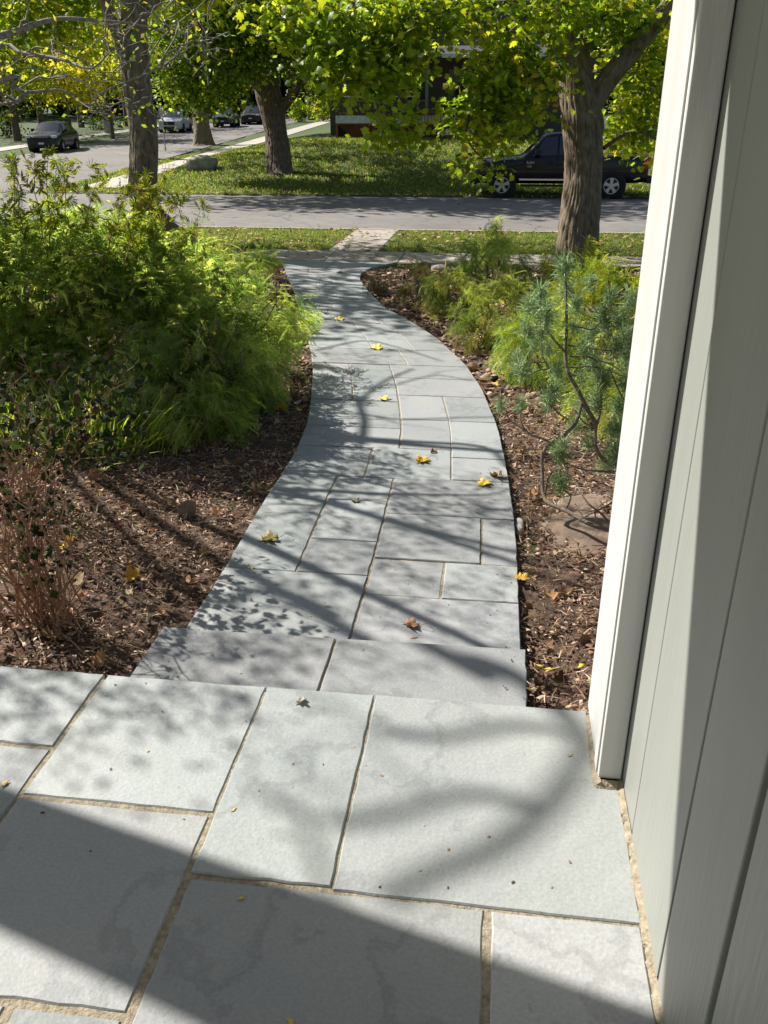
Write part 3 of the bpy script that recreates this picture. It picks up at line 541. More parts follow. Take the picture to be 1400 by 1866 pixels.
for fx, fy, h, rr, n_ in [(-.75, 1.72, 2.9, .16, 260), (-1.15, 1.75, 3.0, .18, 420), (-.45, 1.78, 3.0, .12, 160), (-.95, 2.35, 3.1, .2, 520), (-.6, 2.4, 3.2, .2, 520), (-.3, 2.5, 3.2, .1, 100), (-.95, 3.0, 3.1, .28, 520), (-.45, 3.15, 3.2, .28, 560), (.0, 3.1, 3.4, .22, 240), (-.8, 3.9, 3.2, .25, 360), (-.15, 4.25, 3.5, .26, 700), (-.45, 3.8, 3.3, .2, 300), (-.95, 4.85, 3.3, .2, 360), (-.6, 5.0, 3.6, .14, 160), (-1.5, 2.0, 3.2, .3, 520), (-1.0, 2.15, 3.0, .2, 260), (-2.1, 3.4, 3.2, .25, 220), (.5, 3.3, 3.6, .2, 160), (-1.3, 7.9, 3.8, .22, 240)]:
    dens.append(((fx-SX*h, fy-SY*h, h-.35), (rr, rr, .16), n_))
PP = [P]
for c, r, n_ in dens: PP.append(rng.normal(0, 1, (n_, 3))*r+c)
P = np.concatenate(PP); n = len(P)
V, Fc, T_ = scatter(OVAL, P-b0, rand_dir(n, -.1), rand_dir(n, .8), rng.uniform(.028, .052, n), palette(n, YG+DG[2:]+[(.3, .27, .1)]))
fmesh('leaves', V, Fc, LEAF, t, False, T_)

# ---- background trees along and behind the side street
def wood_tree(x, y, h, r, cols, label, trunk_r=.3, base=2.2, n=2600, size=.34, mt=BARKD, group=None, lean=0):
    z = float(ground(x, y))-.1; b = np.array([x, y, z]); t = empty('woodland_tree', b, label, 'tree', group or 'trees beyond the streets')
    K = [(0, 0, 0), (lean*.3, 0, h*.3), (lean, 0, h*.75)]; P = spline(K, 12); v, f = tubes([(P, np.linspace(trunk_r, trunk_r*.45, 12))], 10); fmesh('trunk', v, f, mt, t, True)
    br = []
    for k in range(7):
        a = rng.uniform(0, 2*PI); s = P[4+k % 6]; br.append((wander(s, s+np.array([math.cos(a)*r*.7, math.sin(a)*r*.7, h*.16]), 7, .1), np.linspace(trunk_r*.35, .03, 7)))
    v, f = tubes(br, 5); fmesh('limbs', v, f, mt, t, True)
    bl = []
    for k in range(7):
        a = k*2.4; rr = r*.55; zz = base+(h-base)*(.18+.72*k/7); bl.append((math.cos(a)*rr, math.sin(a)*rr, zz, r*.6, r*.6, (h-base)*.2, n//7))
    crown('crown', bl, cols, size, t, OVAL if size > .3 else WIDE, cr=.55, cluster=24); return t
def wt_(px, D, h, r, cols, label, **k):
    p = at(px, 240, D); return wood_tree(p[0], p[1], h, r, cols, label, **k)
wt_(30, 60, 8, 2.6, YG, 'yellow green tree at the left edge behind the dark parked car', base=2.3, size=.26, n=3000)
wt_(130, 60, 5.6, 2.2, YEL, 'bright yellow tree above the dark parked car', trunk_r=.12, base=2.3, size=.22, n=3400)
wt_(205, 62, 6.5, 2.4, YEL+YG, 'yellowing tree directly left of the straight maple trunk', trunk_r=.15, base=2.6, size=.24, n=3000)
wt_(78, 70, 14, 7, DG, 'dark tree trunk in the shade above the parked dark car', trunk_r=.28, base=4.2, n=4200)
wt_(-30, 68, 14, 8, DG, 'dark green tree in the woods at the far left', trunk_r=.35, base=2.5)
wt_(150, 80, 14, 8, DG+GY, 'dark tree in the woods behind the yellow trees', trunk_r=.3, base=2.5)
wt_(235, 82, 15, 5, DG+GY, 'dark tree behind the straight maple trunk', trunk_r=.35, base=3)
wt_(310, 98, 15, 6, GY, 'green tree above the silver van in the distance', trunk_r=.35, base=3.6)
wt_(385, 108, 15, 6, GY+YG, 'green tree beyond the cars parked uphill', trunk_r=.35, base=4)
wt_(440, 118, 15, 6, YG, 'sunlit yellow green tree at the top of the side street', trunk_r=.35, base=3.5)
wt_(545, 112, 15, 5, GY, 'dark leaning trunk right of the low forking maple', trunk_r=.4, base=5, lean=-1.5, n=2200)
wt_(568, 96, 16, 5, GY, 'straight grey trunk at the end of the uphill pavement', trunk_r=.5, base=5.5, mt=BARK, n=2200)
wt_(600, 122, 14, 6, YG+GY, 'pale green tree beyond the uphill pavement', trunk_r=.3, base=2.5)
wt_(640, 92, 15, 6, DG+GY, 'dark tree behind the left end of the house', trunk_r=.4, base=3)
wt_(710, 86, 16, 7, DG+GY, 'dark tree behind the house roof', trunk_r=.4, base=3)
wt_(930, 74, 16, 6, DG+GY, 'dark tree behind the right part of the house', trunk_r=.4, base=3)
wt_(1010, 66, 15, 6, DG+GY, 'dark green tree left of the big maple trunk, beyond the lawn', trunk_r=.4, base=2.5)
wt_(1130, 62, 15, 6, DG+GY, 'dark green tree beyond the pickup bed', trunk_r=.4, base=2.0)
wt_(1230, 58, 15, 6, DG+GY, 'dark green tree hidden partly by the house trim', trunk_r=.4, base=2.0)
# far woods as one mass
parts = []; n = 26000; a = rng.uniform(-48, 22, n); R_ = rng.uniform(125, 150, n); P = np.column_stack([np.sin(np.radians(a))*R_, np.cos(np.radians(a))*R_, rng.uniform(0, 1, n)**.8*20+1]); C = palette(n, DG+GY[:1]); lum = vnoise(P[:, 0], P[:, 2], .12, 2)
C = C*np.clip(1+lum*1.2, .4, 2)[:, None]; V, Fc, T_ = scatter(WIDE, P, rand_dir(n), rand_dir(n, .3), rng.uniform(1.0, 1.9, n), C); o = fmesh('far_woods', V, Fc, LEAF, None, False, T_); tag(o, 'dense woods far behind the houses', kind='stuff')
# understorey bushes beyond the streets
def bush(px, py, w, h, cols, label, n=900, size=.2, T=OVAL, cat='shrub', name='bush', group=None):
    b = gpt(px, py); D = float(np.dot(b-CAM, _f)); rx = w*D/FPX/2; rz = h*D/FPX/2; t = empty(name, b, label, cat, group)
    crown('foliage', [(0, .3, rz, rx, min(rx, 1.8), rz, n)], cols, size, t, T, cr=.16, cluster=14)
    v, f = tubes([(wander((0, 0, -.1), (math.cos(k)*rx*.6, math.sin(k)*.4, rz*1.3), 6, .08), np.linspace(.03, .01, 6)) for k in range(6)], 5); fmesh('stems', v, f, BARKD, t, True); return t
bush(345, 228, 20, 40, DG, 'dark rounded bush behind the silver van', 500, .25)
bush(455, 220, 28, 34, DG, 'dark bush between the parked van and the red car', 600, .3)
bush(15, 250, 70, 45, DG, 'dark hedge behind the dark car at the left edge', 900, .22)
bush(190, 236, 90, 30, DG, 'low dark bushes on the bank behind the parked dark car', 900, .22)
bush(590, 221, 60, 46, YG+[(.2, .24, .14)], 'pale green shrubs beyond the uphill pavement', 1400, .28)
bush(545, 222, 40, 36, GY, 'green shrubs right of the forking maple trunk', 900, .28)

# ================================================================== SHRUBS IN THE BEDS
def conifer_mass(name, blobs, cols, S, parent, T=THREAD, m=CONIF, droop=.7, weights=None):
    parts = []
    for (cx, cy, cz, rx, ry, rz, n) in blobs:
        k = max(3, n//22); c = rng.normal(0, 1, (k, 3)); c /= np.linalg.norm(c, axis=1)[:, None]; c *= rng.random((k, 1))**.25; cc = np.repeat(c, 22, 0); n2 = len(cc)
        P = cc*[rx, ry, rz]+[cx, cy, cz]; P = P+rng.normal(0, S*.35, (n2, 3))
        D = cc*[1, 1, .6]*.9+rng.normal(0, .5, (n2, 3)); D[:, 2] -= droop*rng.uniform(.2, 1.5, n2); U = rand_dir(n2, 1.2, .5)
        kk = palette(k, cols, weights)*rng.uniform(.7, 1.25, (k, 1)); parts.append(scatter(T, P, D, U, S*rng.uniform(.55, 1.25, n2), np.repeat(kk, 22, 0), .15))
    V, Fc, T_ = merge(parts); return fmesh(name, V, Fc, m, parent, False, T_)
CG = [(.33, .45, .13), (.42, .53, .16), (.24, .35, .10), (.52, .58, .22)]
CY = [(.38, .46, .06), (.28, .38, .05), (.48, .52, .07)]
def stemset(b, ends, r0, r1, m, name='stems', base_r=.05, amp=.12):
    cs = []
    for e in ends: a = rng.uniform(0, 2*PI); cs.append((wander((math.cos(a)*base_r, math.sin(a)*base_r, -.03), e, 9, amp), np.linspace(r0, r1, 9)))
    v, f = tubes(cs, 5); return (v, f)
# thread leaf cypress beside the path, left
def bz(x, y): return float(bedz(x, y))
x, y = -1.95, 5.75; b = np.array([x, y, bz(x, y)]); t = empty('thread_cypress', b, 'feathery green thread leaf cypress spilling towards the path on the left', 'shrub')
conifer_mass('foliage', [(-.55, -.3, .35, .35, .4, .3, 800), (-.12, .0, .4, .46, .65, .38, 1600), (.12, .35, .28, .3, .6, .27, 800), (-.02, -.5, .24, .36, .3, .22, 700), (.0, 1.2, .38, .4, .75, .35, 1100), (-.45, .4, .6, .5, .7, .28, 900), (.08, -.42, .06, .3, .26, .11, 420)], CG, .15, t)
v, f = stemset(b, [(rng.uniform(-.6, .4), rng.uniform(-.6, 1.2), rng.uniform(.3, .9)) for k in range(26)], .012, .003, BARKD); fmesh('stems', v, f, BARKD, t, True)
x, y = -2.95, 9.2; b = np.array([x, y, bz(x, y)]); t = empty('thread_cypress', b, 'taller green thread leaf cypress behind, where the path bends on the left', 'shrub')
conifer_mass('foliage', [(-.45, 0, .42, .6, .9, .4, 1900), (-.45, 1.6, .3, .55, .9, .3, 1000), (-1.1, .3, .55, .6, .8, .35, 1000)], CG, .19, t)
v, f = stemset(b, [(rng.uniform(-.8, .4), rng.uniform(-.6, 1.4), rng.uniform(.3, .9)) for k in range(20)], .014, .004, BARKD); fmesh('stems', v, f, BARKD, t, True)
# lace leaf shrub filling the left
b = np.array([-3.25, 5.75, bz(-3.25, 5.75)]); t = empty('laceleaf_shrub', b, 'wide finely cut lace leaf shrub filling the left side, sunlit yellow green at its top', 'shrub')
bl = [(-.6, -.35, .5, .8, .3, .35, 1500), (.3, -.3, .55, .45, .3, .3, 1000), (0, 0, .95, .8, .7, .32, 2500), (-.75, .1, 1.0, .6, .7, .35, 1600), (.7, .2, .88, .5, .6, .32, 1900), (.55, .9, .8, .7, .6, .35, 1500), (-.3, -.4, .62, .6, .3, .2, 900), (.1, .8, 1.1, .5, .4, .25, 900), (1.2, .1, .62, .4, .5, .3, 1300), (-1.2, .5, 1.1, .5, .5, .35, 900), (.25, -.1, 1.22, .45, .3, .12, 500), (.72, .2, 1.17, .2, .2, .14, 260), (-.5, .1, 1.35, .3, .3, .14, 260)]
def lace(bl, cols, S, w=None):
    parts = []
    for (cx, cy, cz, rx, ry, rz, n) in bl:
        k = n//7; c = rng.normal(0, 1, (k, 3)); c /= np.linalg.norm(c, axis=1)[:, None]; c = c*rng.random((k, 1))**.4; c = c*[rx, ry, rz]+[cx, cy, cz]; P = np.repeat(c, 7, 0)+rng.normal(0, .045, (k*7, 3)); m_ = len(P)
        D = rand_dir(m_, -.25); parts.append(scatter(LACE, P, D, rand_dir(m_, 1.2, .7), S*rng.uniform(.6, 1.2, m_), palette(k, cols, w).repeat(7, 0)))
    return merge(parts)
V, Fc, T_ = lace(bl, [(.36, .46, .12), (.46, .56, .15), (.25, .34, .09), (.62, .66, .22)], .078); fmesh('foliage', V, Fc, LACEM, t, False, T_)
cs = []; ends = []
for k in range(46):
    e = np.array([rng.uniform(-1.5, 1.5), rng.uniform(-.5, 1.1), rng.uniform(.55, 1.3)]); Q = wander((rng.normal(0, .06), rng.normal(0, .06), -.03), e, 10, .18, -.06); cs.append((Q, np.linspace(.016, .003, 10)))
    for j in (5, 7, 9): cs.append((wander(Q[j], Q[j]+rand_dir(1, .3)[0]*rng.uniform(.15, .4), 6, .15), np.linspace(.004, .0015, 6)))
v, f = tubes(cs, 5); fmesh('branches', v, f, BARKD, t, True)
# loose shoots sticking out of the top of it
cs = []; P = []
for (px, py, D) in [(265, 325, 5.6), (180, 310, 5.5), (105, 305, 5.5), (30, 292, 5.4), (340, 345, 5.7), (62, 300, 5.3), (300, 340, 5.8), (130, 300, 5.6), (20, 300, 5.3), (88, 288, 5.4), (230, 340, 5.5), (365, 385, 5.9), (275, 350, 5.5)]:
    e = at(px, py, D)-b; Q = wander(e*[.75, .85, .72]-[0, 0, .05], e, 7, .08); cs.append((Q, np.linspace(.005, .0015, 7)))
    for j in range(2, 7):
        for _ in range(7): P.append(Q[j]+rng.normal(0, .028, 3))
P = np.array(P); n = len(P); V, Fc, T_ = scatter(LACE, P, rand_dir(n, .5), rand_dir(n, .6), rng.uniform(.05, .09, n), palette(n, [(.27, .33, .04), (.2, .27, .03), (.34, .36, .06)])); fmesh('young_shoots', V, Fc, LEAF, t, False, T_)
v, f = tubes(cs, 4); fmesh('shoot_stems', v, f, CANE, t, True)
# ornamental grass clumps under it
def grass_clump(b, n, L, cols, label, spread=.2, name='grass_clump', cat='grass'):
    t = empty(name, b, label, cat); P = np.column_stack([rng.normal(0, spread, n), rng.normal(0, spread*.7, n), np.zeros(n)]); D = P*2.2+rng.normal(0, .25, (n, 3)); D[:, 2] = rng.uniform(.5, 1.3, n)
    V, Fc, T_ = scatter(BLADE, P, D, rand_dir(n, .2), L*rng.uniform(.5, 1.2, n), palette(n, cols)); fmesh('blades', V, Fc, LEAF, t, False, T_); return t
GB = [(.36, .48, .09), (.48, .56, .15), (.26, .38, .07)]
grass_clump(np.array([-2.6, 4.85, bz(-2.6, 4.85)]), 900, .42, GB, 'bright green grass tuft under the lace leaf shrub, left of the cypress', .2)
grass_clump(np.array([-3.15, 4.7, bz(-3.15, 4.7)]), 900, .42, GB, 'bright green grass tuft at the left edge behind the dark leaved shrub', .22)
grass_clump(np.array([-2.15, 5.0, bz(-2.15, 5.0)]), 200, .24, GB, 'small grass tuft at the foot of the feathery cypress', .12)
grass_clump(np.array([-2.9, 6.0, bz(-2.9, 6.0)]), 300, .5, [(.34, .38, .16), (.3, .34, .1)], 'pale variegated grass seen through the lace leaf shrub', .16)
# dark leaved shrub with reddish canes, lower left
b = np.array([-1.72, 2.78, bz(-1.72, 2.78)]); t = empty('cane_shrub', b, 'dark leaved shrub with many reddish canes beside the porch, lower left', 'shrub')
cs = []; P = []
for k in range(46):
    a = rng.uniform(0, 2*PI); r = rng.random()**.5*.42; e = np.array([math.cos(a)*r-.1, math.sin(a)*r*.8+.06, rng.uniform(.3, 1.0)]); Q = wander((rng.normal(0, .055), rng.normal(0, .045), -.03), e, 11, .09, -.04); cs.append((Q, np.linspace(rng.uniform(.003, .0065), .0015, 11)))
    for j in range(3, 11):
        if rng.random() < .35: cs.append((wander(Q[j], Q[j]+rand_dir(1, .6)[0]*rng.uniform(.06, .2), 5, .12), np.linspace(.002, .001, 5)))
        if rng.random() < (j-5)/6*.8:
            for _ in range(5): P.append(Q[j]+rng.normal(0, .035, 3))
for (a, e) in [((-.05, 0, 0), (.42, .0, .16)), ((0, 0, 0), (.36, -.3, -.02)), ((-.1, 0, 0), (-.35, .2, .5)), ((0, 0, 0), (.3, .15, .35))]: cs.append((wander(a, e, 9, .06, -.03), np.linspace(.004, .002, 9)))
v, f = tubes(cs, 5); fmesh('canes', v, f, CANE, t, True)
P = np.array(P); n = len(P); V, Fc, T_ = scatter(WIDE, P, rand_dir(n, -.2), rand_dir(n, 1.2, .6), rng.uniform(.018, .042, n), palette(n, [(.025, .04, .015), (.035, .055, .02), (.025, .028, .018), (.09, .12, .03), (.05, .035, .02)], [.35, .25, .2, .12, .08])); fmesh('leaves', V, Fc, LEAFD, t, False, T_)
x0 = b
NQ = 700; P = np.array([at(px, py, D)-b for px, py, D in zip(rng.uniform(-10, 270, NQ), 640+210*rng.random(NQ)**.8, rng.uniform(3.5, 4.3, NQ))]); n = len(P)
b2 = np.array([-2.5, 3.9, bz(-2.5, 3.9)]); t = empty('cane_shrub', b2, 'second dark leaved shrub with thin canes farther back at the left edge', 'shrub')
P = P+b-b2; V, Fc, T_ = scatter(WIDE, P, rand_dir(n, -.2), rand_dir(n, 1.2, .6), rng.uniform(.025, .052, n), palette(n, [(.028, .045, .018), (.035, .055, .022), (.05, .035, .025)])); fmesh('leaves', V, Fc, LEAFD, t, False, T_)
v, f = tubes([(wander((rng.normal(0, .1), rng.normal(0, .1), -.03), P[i], 9, .07), np.linspace(.005, .0015, 9)) for i in range(0, NQ, 24)], 5); fmesh('canes', v, f, CANE, t, True)

# right bed: row of low cypresses
def low_cyp(px, py, w, h, n, cols, label, S=.13, T=THREAD, deep=.35, up=0):
    b = gpt(px, py); b[2] = bz(b[0], b[1]); D = float(np.dot(b-CAM, _f)); rx = w*D/FPX/2; rz = h*D/FPX/2/.95; t = empty('low_cypress', b, label, 'shrub', None)
    conifer_mass('foliage', [(0, 0, rz*.75, rx, deep, rz, n)], cols, S, t, T)
    v, f = stemset(b, [(rng.uniform(-rx, rx)*.8, rng.uniform(-.3, .3), rng.uniform(.5, 1.6)*rz) for k in range(14)], .01, .003, BARKD); fmesh('stems', v, f, BARKD, t, True); return t
CL = [(.28, .35, .08), (.36, .42, .11), (.2, .27, .06), (.38, .38, .14)]
low_cyp(770, 562, 95, 78, 600, [(.22, .21, .09), (.18, .19, .07), (.26, .22, .12)], 'small brownish cypress clump nearest the bend on the right of the path', .12)
low_cyp(835, 590, 140, 100, 1100, CL, 'low yellow green cypress, second clump along the right path edge', .13)
low_cyp(905, 640, 165, 125, 1300, CL, 'low grey green cypress, third clump along the right path edge', .13)
low_cyp(985, 700, 150, 140, 1200, CG+CY[:1], 'cypress clump directly left of the young pine', .13)
low_cyp(900, 545, 160, 95, 900, CG, 'low cypress farther back between the slender conifer and the pine', .15)
low_cyp(1090, 640, 190, 170, 1500, CY, 'golden cypress behind the young pine, beside the white trim', .15)
low_cyp(1050, 720, 130, 150, 900, CY+CG, 'golden green cypress low behind the pine trunk', .14)
low_cyp(1090, 800, 110, 130, 500, CY+CG, 'small golden cypress low between the pine and the house', .12)
low_cyp(1040, 560, 120, 110, 700, CY, 'golden cypress whose tip stands in front of the big maple trunk', .15)
low_cyp(690, 540, 60, 32, 150, [(.16, .13, .06), (.12, .12, .05)], 'tiny brown creeping conifer at the far tip of the right bed', .12)
b = gpt(900, 505); b[2] = bz(b[0], b[1]); t = empty('slender_conifer', b, 'slender upright young conifer in front of the verge, right of the path end', 'tree')
conifer_mass('foliage', [(0, 0, .12+.1*k, .34-.055*k, .34-.055*k, .1, 190-22*k) for k in range(6)], CG, .15, t); v, f = tubes([(np.array([(0, 0, -.1), (.01, 0, .4), (0, 0, .75)]), np.array([.012, .008, .003]))], 6); fmesh('stem', v, f, BARKD, t, True)

# young pine
b = gpt(1150, 985); b = np.array([.72, 4.25, bz(.72, 4.25)]); t = empty('young_pine', b, 'young pine with twisted bare branches and spiky needle tufts beside the white trim', 'tree')
DP = 4.6
def pp(px, py, d=0): return at(px, py, DP+d)
PK = [([(.80, 4.05, b[2]-.05), pp(1120, 970, -.3), pp(1075, 955, -.3), pp(1030, 930, -.2), pp(993, 910, -.1), pp(988, 860, 0), pp(992, 820), pp(1025, 795), pp(1050, 770), pp(1060, 735)], (.012, .009)),
  ([pp(1088, 775), pp(1070, 745), pp(1050, 705), pp(1036, 680), pp(1030, 640), pp(1033, 600), pp(1032, 550), pp(1031, 510), pp(1028, 490)], (.014, .005)),
  ([pp(1140, 850, -.1), pp(1110, 845), pp(1088, 820), pp(1086, 780), pp(1093, 755), pp(1096, 720), pp(1098, 705)], (.012, .005)),
  ([pp(1030, 640), pp(1015, 625), pp(1000, 605), pp(990, 590), pp(985, 555)], (.007, .003)), ([pp(1010, 685), pp(1000, 670), pp(990, 650), pp(988, 625), pp(990, 610)], (.005, .003)), ([pp(1000, 672), pp(980, 675), pp(960, 685), pp(952, 680)], (.005, .003)), ([pp(995, 660), pp(965, 660), pp(945, 655)], (.004, .003)),
  ([pp(1032, 590), pp(1060, 597), pp(1080, 600), pp(1097, 585)], (.006, .003)), ([pp(1035, 630), pp(1060, 632), pp(1095, 637), pp(1120, 640)], (.005, .003)), ([pp(1038, 650), pp(1070, 650), pp(1090, 657), pp(1115, 665), pp(1150, 690)], (.006, .003)), ([pp(1038, 670), pp(1070, 668), pp(1100, 672), pp(1135, 685)], (.005, .003)),
  ([pp(1010, 810), pp(985, 798), pp(965, 790), pp(950, 770), pp(950, 745)], (.007, .003)), ([pp(960, 785), pp(935, 770), pp(918, 750), pp(912, 742)], (.004, .002)), ([pp(1088, 778), pp(1065, 770), pp(1050, 750)], (.005, .003)), ([pp(1035, 765), pp(1015, 750), pp(1003, 735)], (.005, .003)),
  ([pp(993, 905), pp(1000, 870), pp(1020, 845), pp(1022, 830)], (.006, .003)), ([pp(1030, 930), pp(1040, 905), pp(1025, 890)], (.006, .003)), ([pp(1120, 860), pp(1090, 858), pp(1060, 855), pp(1035, 845)], (.009, .003)), ([pp(1130, 850), pp(1125, 835), pp(1120, 825)], (.005, .003)),
  ([pp(1120, 970, -.3), pp(1100, 940, -.3), pp(1070, 915, -.3), pp(1050, 880, -.2)], (.008, .003)), ([pp(1140, 900, -.3), pp(1100, 925, -.3), pp(1060, 945, -.3), pp(1050, 960, -.3)], (.006, .002)), ([pp(1110, 670), pp(1125, 705), pp(1140, 735), pp(1150, 760)], (.005, .003)), ([pp(1000, 820), pp(960, 818), pp(940, 815)], (.003, .002)), ([pp(1095, 960, -.3), pp(1085, 930, -.3), pp(1120, 905, -.3)], (.005, .002))]
v, f = tubes([(spline(K, 26)-b, np.linspace(R[0], R[1], 26)) for K, R in PK], 7); fmesh('branches', v, f, mat('pine bark', (.13, .10, .075), .85, .35, 40, .6, 120, col2=(.27, .22, .17)), t, True)
TUFT = [(1028, 495, 1.1), (1030, 530, .8), (985, 545, 1), (995, 575, 1), (960, 605, .8), (1098, 580, 1), (950, 680, .9), (942, 652, .5), (990, 610, .8), (1120, 640, .9), (1105, 600, .7), (1075, 520, .7), (1140, 620, .9), (1000, 735, 1), (1010, 715, .8), (1098, 705, 1.1), (1095, 690, .9), (1080, 660, .8), (1060, 740, .9), (912, 742, .6), (950, 742, .7), (1022, 830, 1.15), (1022, 885, 1), (1120, 830, 1.1), (1140, 660, .8), (1125, 745, .9), (1150, 690, .8), (1048, 780, .8), (1130, 780, .7), (1045, 600, .6), (1000, 640, .5), (1060, 690, .6), (1145, 720, .8), (1110, 545, .7), (1075, 615, .8), (1065, 640, .7), (1130, 590, .9), (1150, 640, .9), (1085, 740, .9), (1140, 700, .9), (1120, 790, .9), (1075, 810, .8), (1150, 800, .9), (965, 560, .7), (975, 630, .7), (1015, 680, .7), (1050, 560, .8), (1150, 550, .8), (1105, 850, .8)]
parts = []
for px, py, s in TUFT:
    c = pp(px, py, rng.uniform(-.12, .12))-b; n = int(210*s); P = c+rng.normal(0, .012, (n, 3)); P[:, 2] += rng.uniform(-.03, .05, n)*s; D = rand_dir(n, .45); parts.append(scatter(NEEDLE, P, D, rand_dir(n), .085*s**.5*rng.uniform(.6, 1.15, n), palette(n, [(.30, .44, .19), (.38, .52, .25), (.21, .33, .14), (.55, .64, .38)])))
V, Fc, T_ = merge(parts); 
fmesh('needles', V, Fc, NEED, t, False, T_)

# ================================================================== ROCKS
def rock(name, loc, r3, m, label, seed, sub=4, rz=0, amp=.22):
    bpy_m = bpy.data.meshes.new(name)
    import bmesh
    bm = bmesh.new(); bmesh.ops.create_icosphere(bm, subdivisions=sub, radius=1)
    for v in bm.verts:
        p = v.co.copy(); q = p*1.1+Vector((seed*3.1, seed, 0)); n = mnoise.noise(q)+.4*mnoise.noise(q*2.6)+.15*mnoise.noise(q*7)+.06*mnoise.noise(q*16); p *= 1+amp*n
        p = Vector([math.copysign(abs(c)**.8, c) for c in p]); v.co = Vector((p.x*r3[0], p.y*r3[1], p.z*r3[2]))
    for f in bm.faces: f.smooth = True
    bm.to_mesh(bpy_m); bm.free(); o = link(name, bpy_m, None, m); o.location = [float(v) for v in loc]; o.rotation_euler = (0, 0, rz); tag(o, label, 'rock'); return o
p = gpt(368, 309); rock('boulder', p+[0, 0, .2], (.66, .48, .38), ROCK, 'large pale boulder lying beside the uphill pavement on the far lawn', 2, 4, .2)
rock('flat_rock', (.56, 4.12, bedz(.56, 4.12)-.02), (.26, .27, .06), ROCKB, 'flat brown sandstone under the young pine', 5, 5, .3, .25)
rock('flat_rock', (.62, 4.50, bedz(.6, 4.5)-.035), (.22, .14, .07), ROCKB, 'smaller brown stone behind the flat sandstone by the house', 6, 4, .2)
p = gpt(800, 508); rock('garden_rock', (p[0], p[1], bedz(p[0], p[1])+.02), (.13, .11, .09), ROCK, 'small dark grey rock near the far end of the right bed', 7, 3)
p = gpt(343, 945); rock('stone_shard', (p[0], p[1], bedz(p[0], p[1])+.02), (.018, .055, .07), ROCKB, 'brown grey stone shard standing up in the left mulch', 9, 2, -.5, .6)
p = gpt(1188, 300); rock('boulder', p+[.3, 8, .2], (.5, .4, .3), ROCK, 'pale stones beyond the pickup tail at the right', 12, 3)
for i, (px, py) in enumerate([(950, 965)]):
    p = gpt(px, py); rock('edging_stone', (float(xr(p[1]))+.03, p[1], path_z(p[1])-.05), (.025, .11, .028), CONCL, None, 20+i, 3, .1*i); COL.objects[-1]
for o in bpy.data.objects:
    if o.name.startswith('edging_stone'): tag(o, 'rough pale stone tucked against the right path edge beside the flat brown rock', 'stone')

# ================================================================== HOUSE ACROSS THE STREET
hb = np.array([-5.2, 50.4, float(ground(-5.2, 50.4))-.05]); hz = hb[2]; H_ = empty('house', hb, 'dark house across the street with raised deck, red brown lattice and white fascia', 'house')
WOODR = mat('red brown deck wood', (.30, .10, .055), .8, .3, 8, .3, 60); FASC = mat('white fascia', (.62, .63, .64), .6); SIDG = mat('dark siding', (.11, .095, .08), .8, .2, 3, .3, 30, stretch=(1, 1, 8)); SHING = mat('roof shingles', (.11, .10, .115), .95, .3, 12, .6, 60)
def hbx(name, x0, x1, y0, y1, z0, z1, m, parent=None, bv=0): return box(name, x0-hb[0], x1-hb[0], y0-hb[1], y1-hb[1], z0-hb[2], z1-hb[2], m, parent or H_, bv)
zt = 1.86; dx0, dx1, dy = -9.1, -2.3, 50.4
fas = hbx('fascia', dx0, dx1, dy-.05, dy, zt-.38, zt, FASC); hbx('corner_post', -6.72, -6.58, dy-.09, dy-.052, .7, zt-.385, FASC)
hbx('deck_floor', dx0, dx1, dy+.002, dy+3.2, zt-.12, zt-.02, WOODR)
hbx('deck_shade_sheet', dx0, dx1, dy+.15, dy+.2, .4, zt-.4, mat('shade under deck', (.02, .012, .01), .9))  # dark sheet behind the lattice stands in for the shade under the deck
L = MB()
for s in (1, -1):
    x = dx0-1.2
    while x < dx1+1.2:
        a0, a1 = x, x+s*1.1; z0_, z1_ = .55, zt-.39
        def cl(xx): return min(max(xx, dx0+.02), dx1)
        if dx0 < min(a0, a1) and max(a0, a1) < dx1:
            w = .022; yy = dy+.03+(.012 if s > 0 else 0); o_ = len(L.V)
            L.add([(a0-w-hb[0], yy-hb[1], z0_-hz), (a0+w-hb[0], yy-hb[1], z0_-hz), (a1+w-hb[0], yy-hb[1], z1_-hz), (a1-w-hb[0], yy-hb[1], z1_-hz), (a0-w-hb[0], yy+.01-hb[1], z0_-hz), (a0+w-hb[0], yy+.01-hb[1], z0_-hz), (a1+w-hb[0], yy+.01-hb[1], z1_-hz), (a1-w-hb[0], yy+.01-hb[1], z1_-hz)], [(0, 1, 2, 3), (7, 6, 5, 4), (0, 3, 7, 4), (1, 5, 6, 2)])
        x += .16
L.build('lattice', WOODR, H_)
hbx('lattice_rail', dx0, dx1, dy+.0, dy+.05, zt-.44, zt-.385, WOODR); hbx('lattice_post', dx0, dx0+.1, dy, dy+.06, .4, zt-.44, WOODR)
# stairs with landing
sx0, sx1 = -3.0, -.6; hbx('step_fascia', sx0, sx1, 48.55, 48.6, .93, 1.22, FASC); hbx('step_skirt', sx0, sx1, 48.65, 48.7, .3, .925, WOODR); hbx('landing', sx0, sx1, 48.6, 50.3, 1.1, 1.2, WOODR)
for k in range(3): hbx('stair_tread', sx0+.8, sx1, 49.4+.35*k, 49.8+.35*k, 1.21+.17*k, 1.27+.17*k, WOODR)
for k in range(22): hbx('baluster', -4.6+k*.17, -4.56+k*.17, 50.25, 50.29, 1.1, 1.98, WOODR)
hbx('hand_rail', -4.7, -.9, 50.22, 50.32, 2.0, 2.08, WOODR); hbx('newel_post', -2.45, -2.33, 50.2, 50.34, .9, 2.2, WOODR)
for k in range(26): hbx('baluster', -9+k*.17, -8.97+k*.17, 50.6, 50.63, zt, 2.75, mat('dark rail', (.05, .045, .04)))
hbx('hand_rail', -9.05, -4.6, 50.57, 50.66, 2.76, 2.82, FASC)
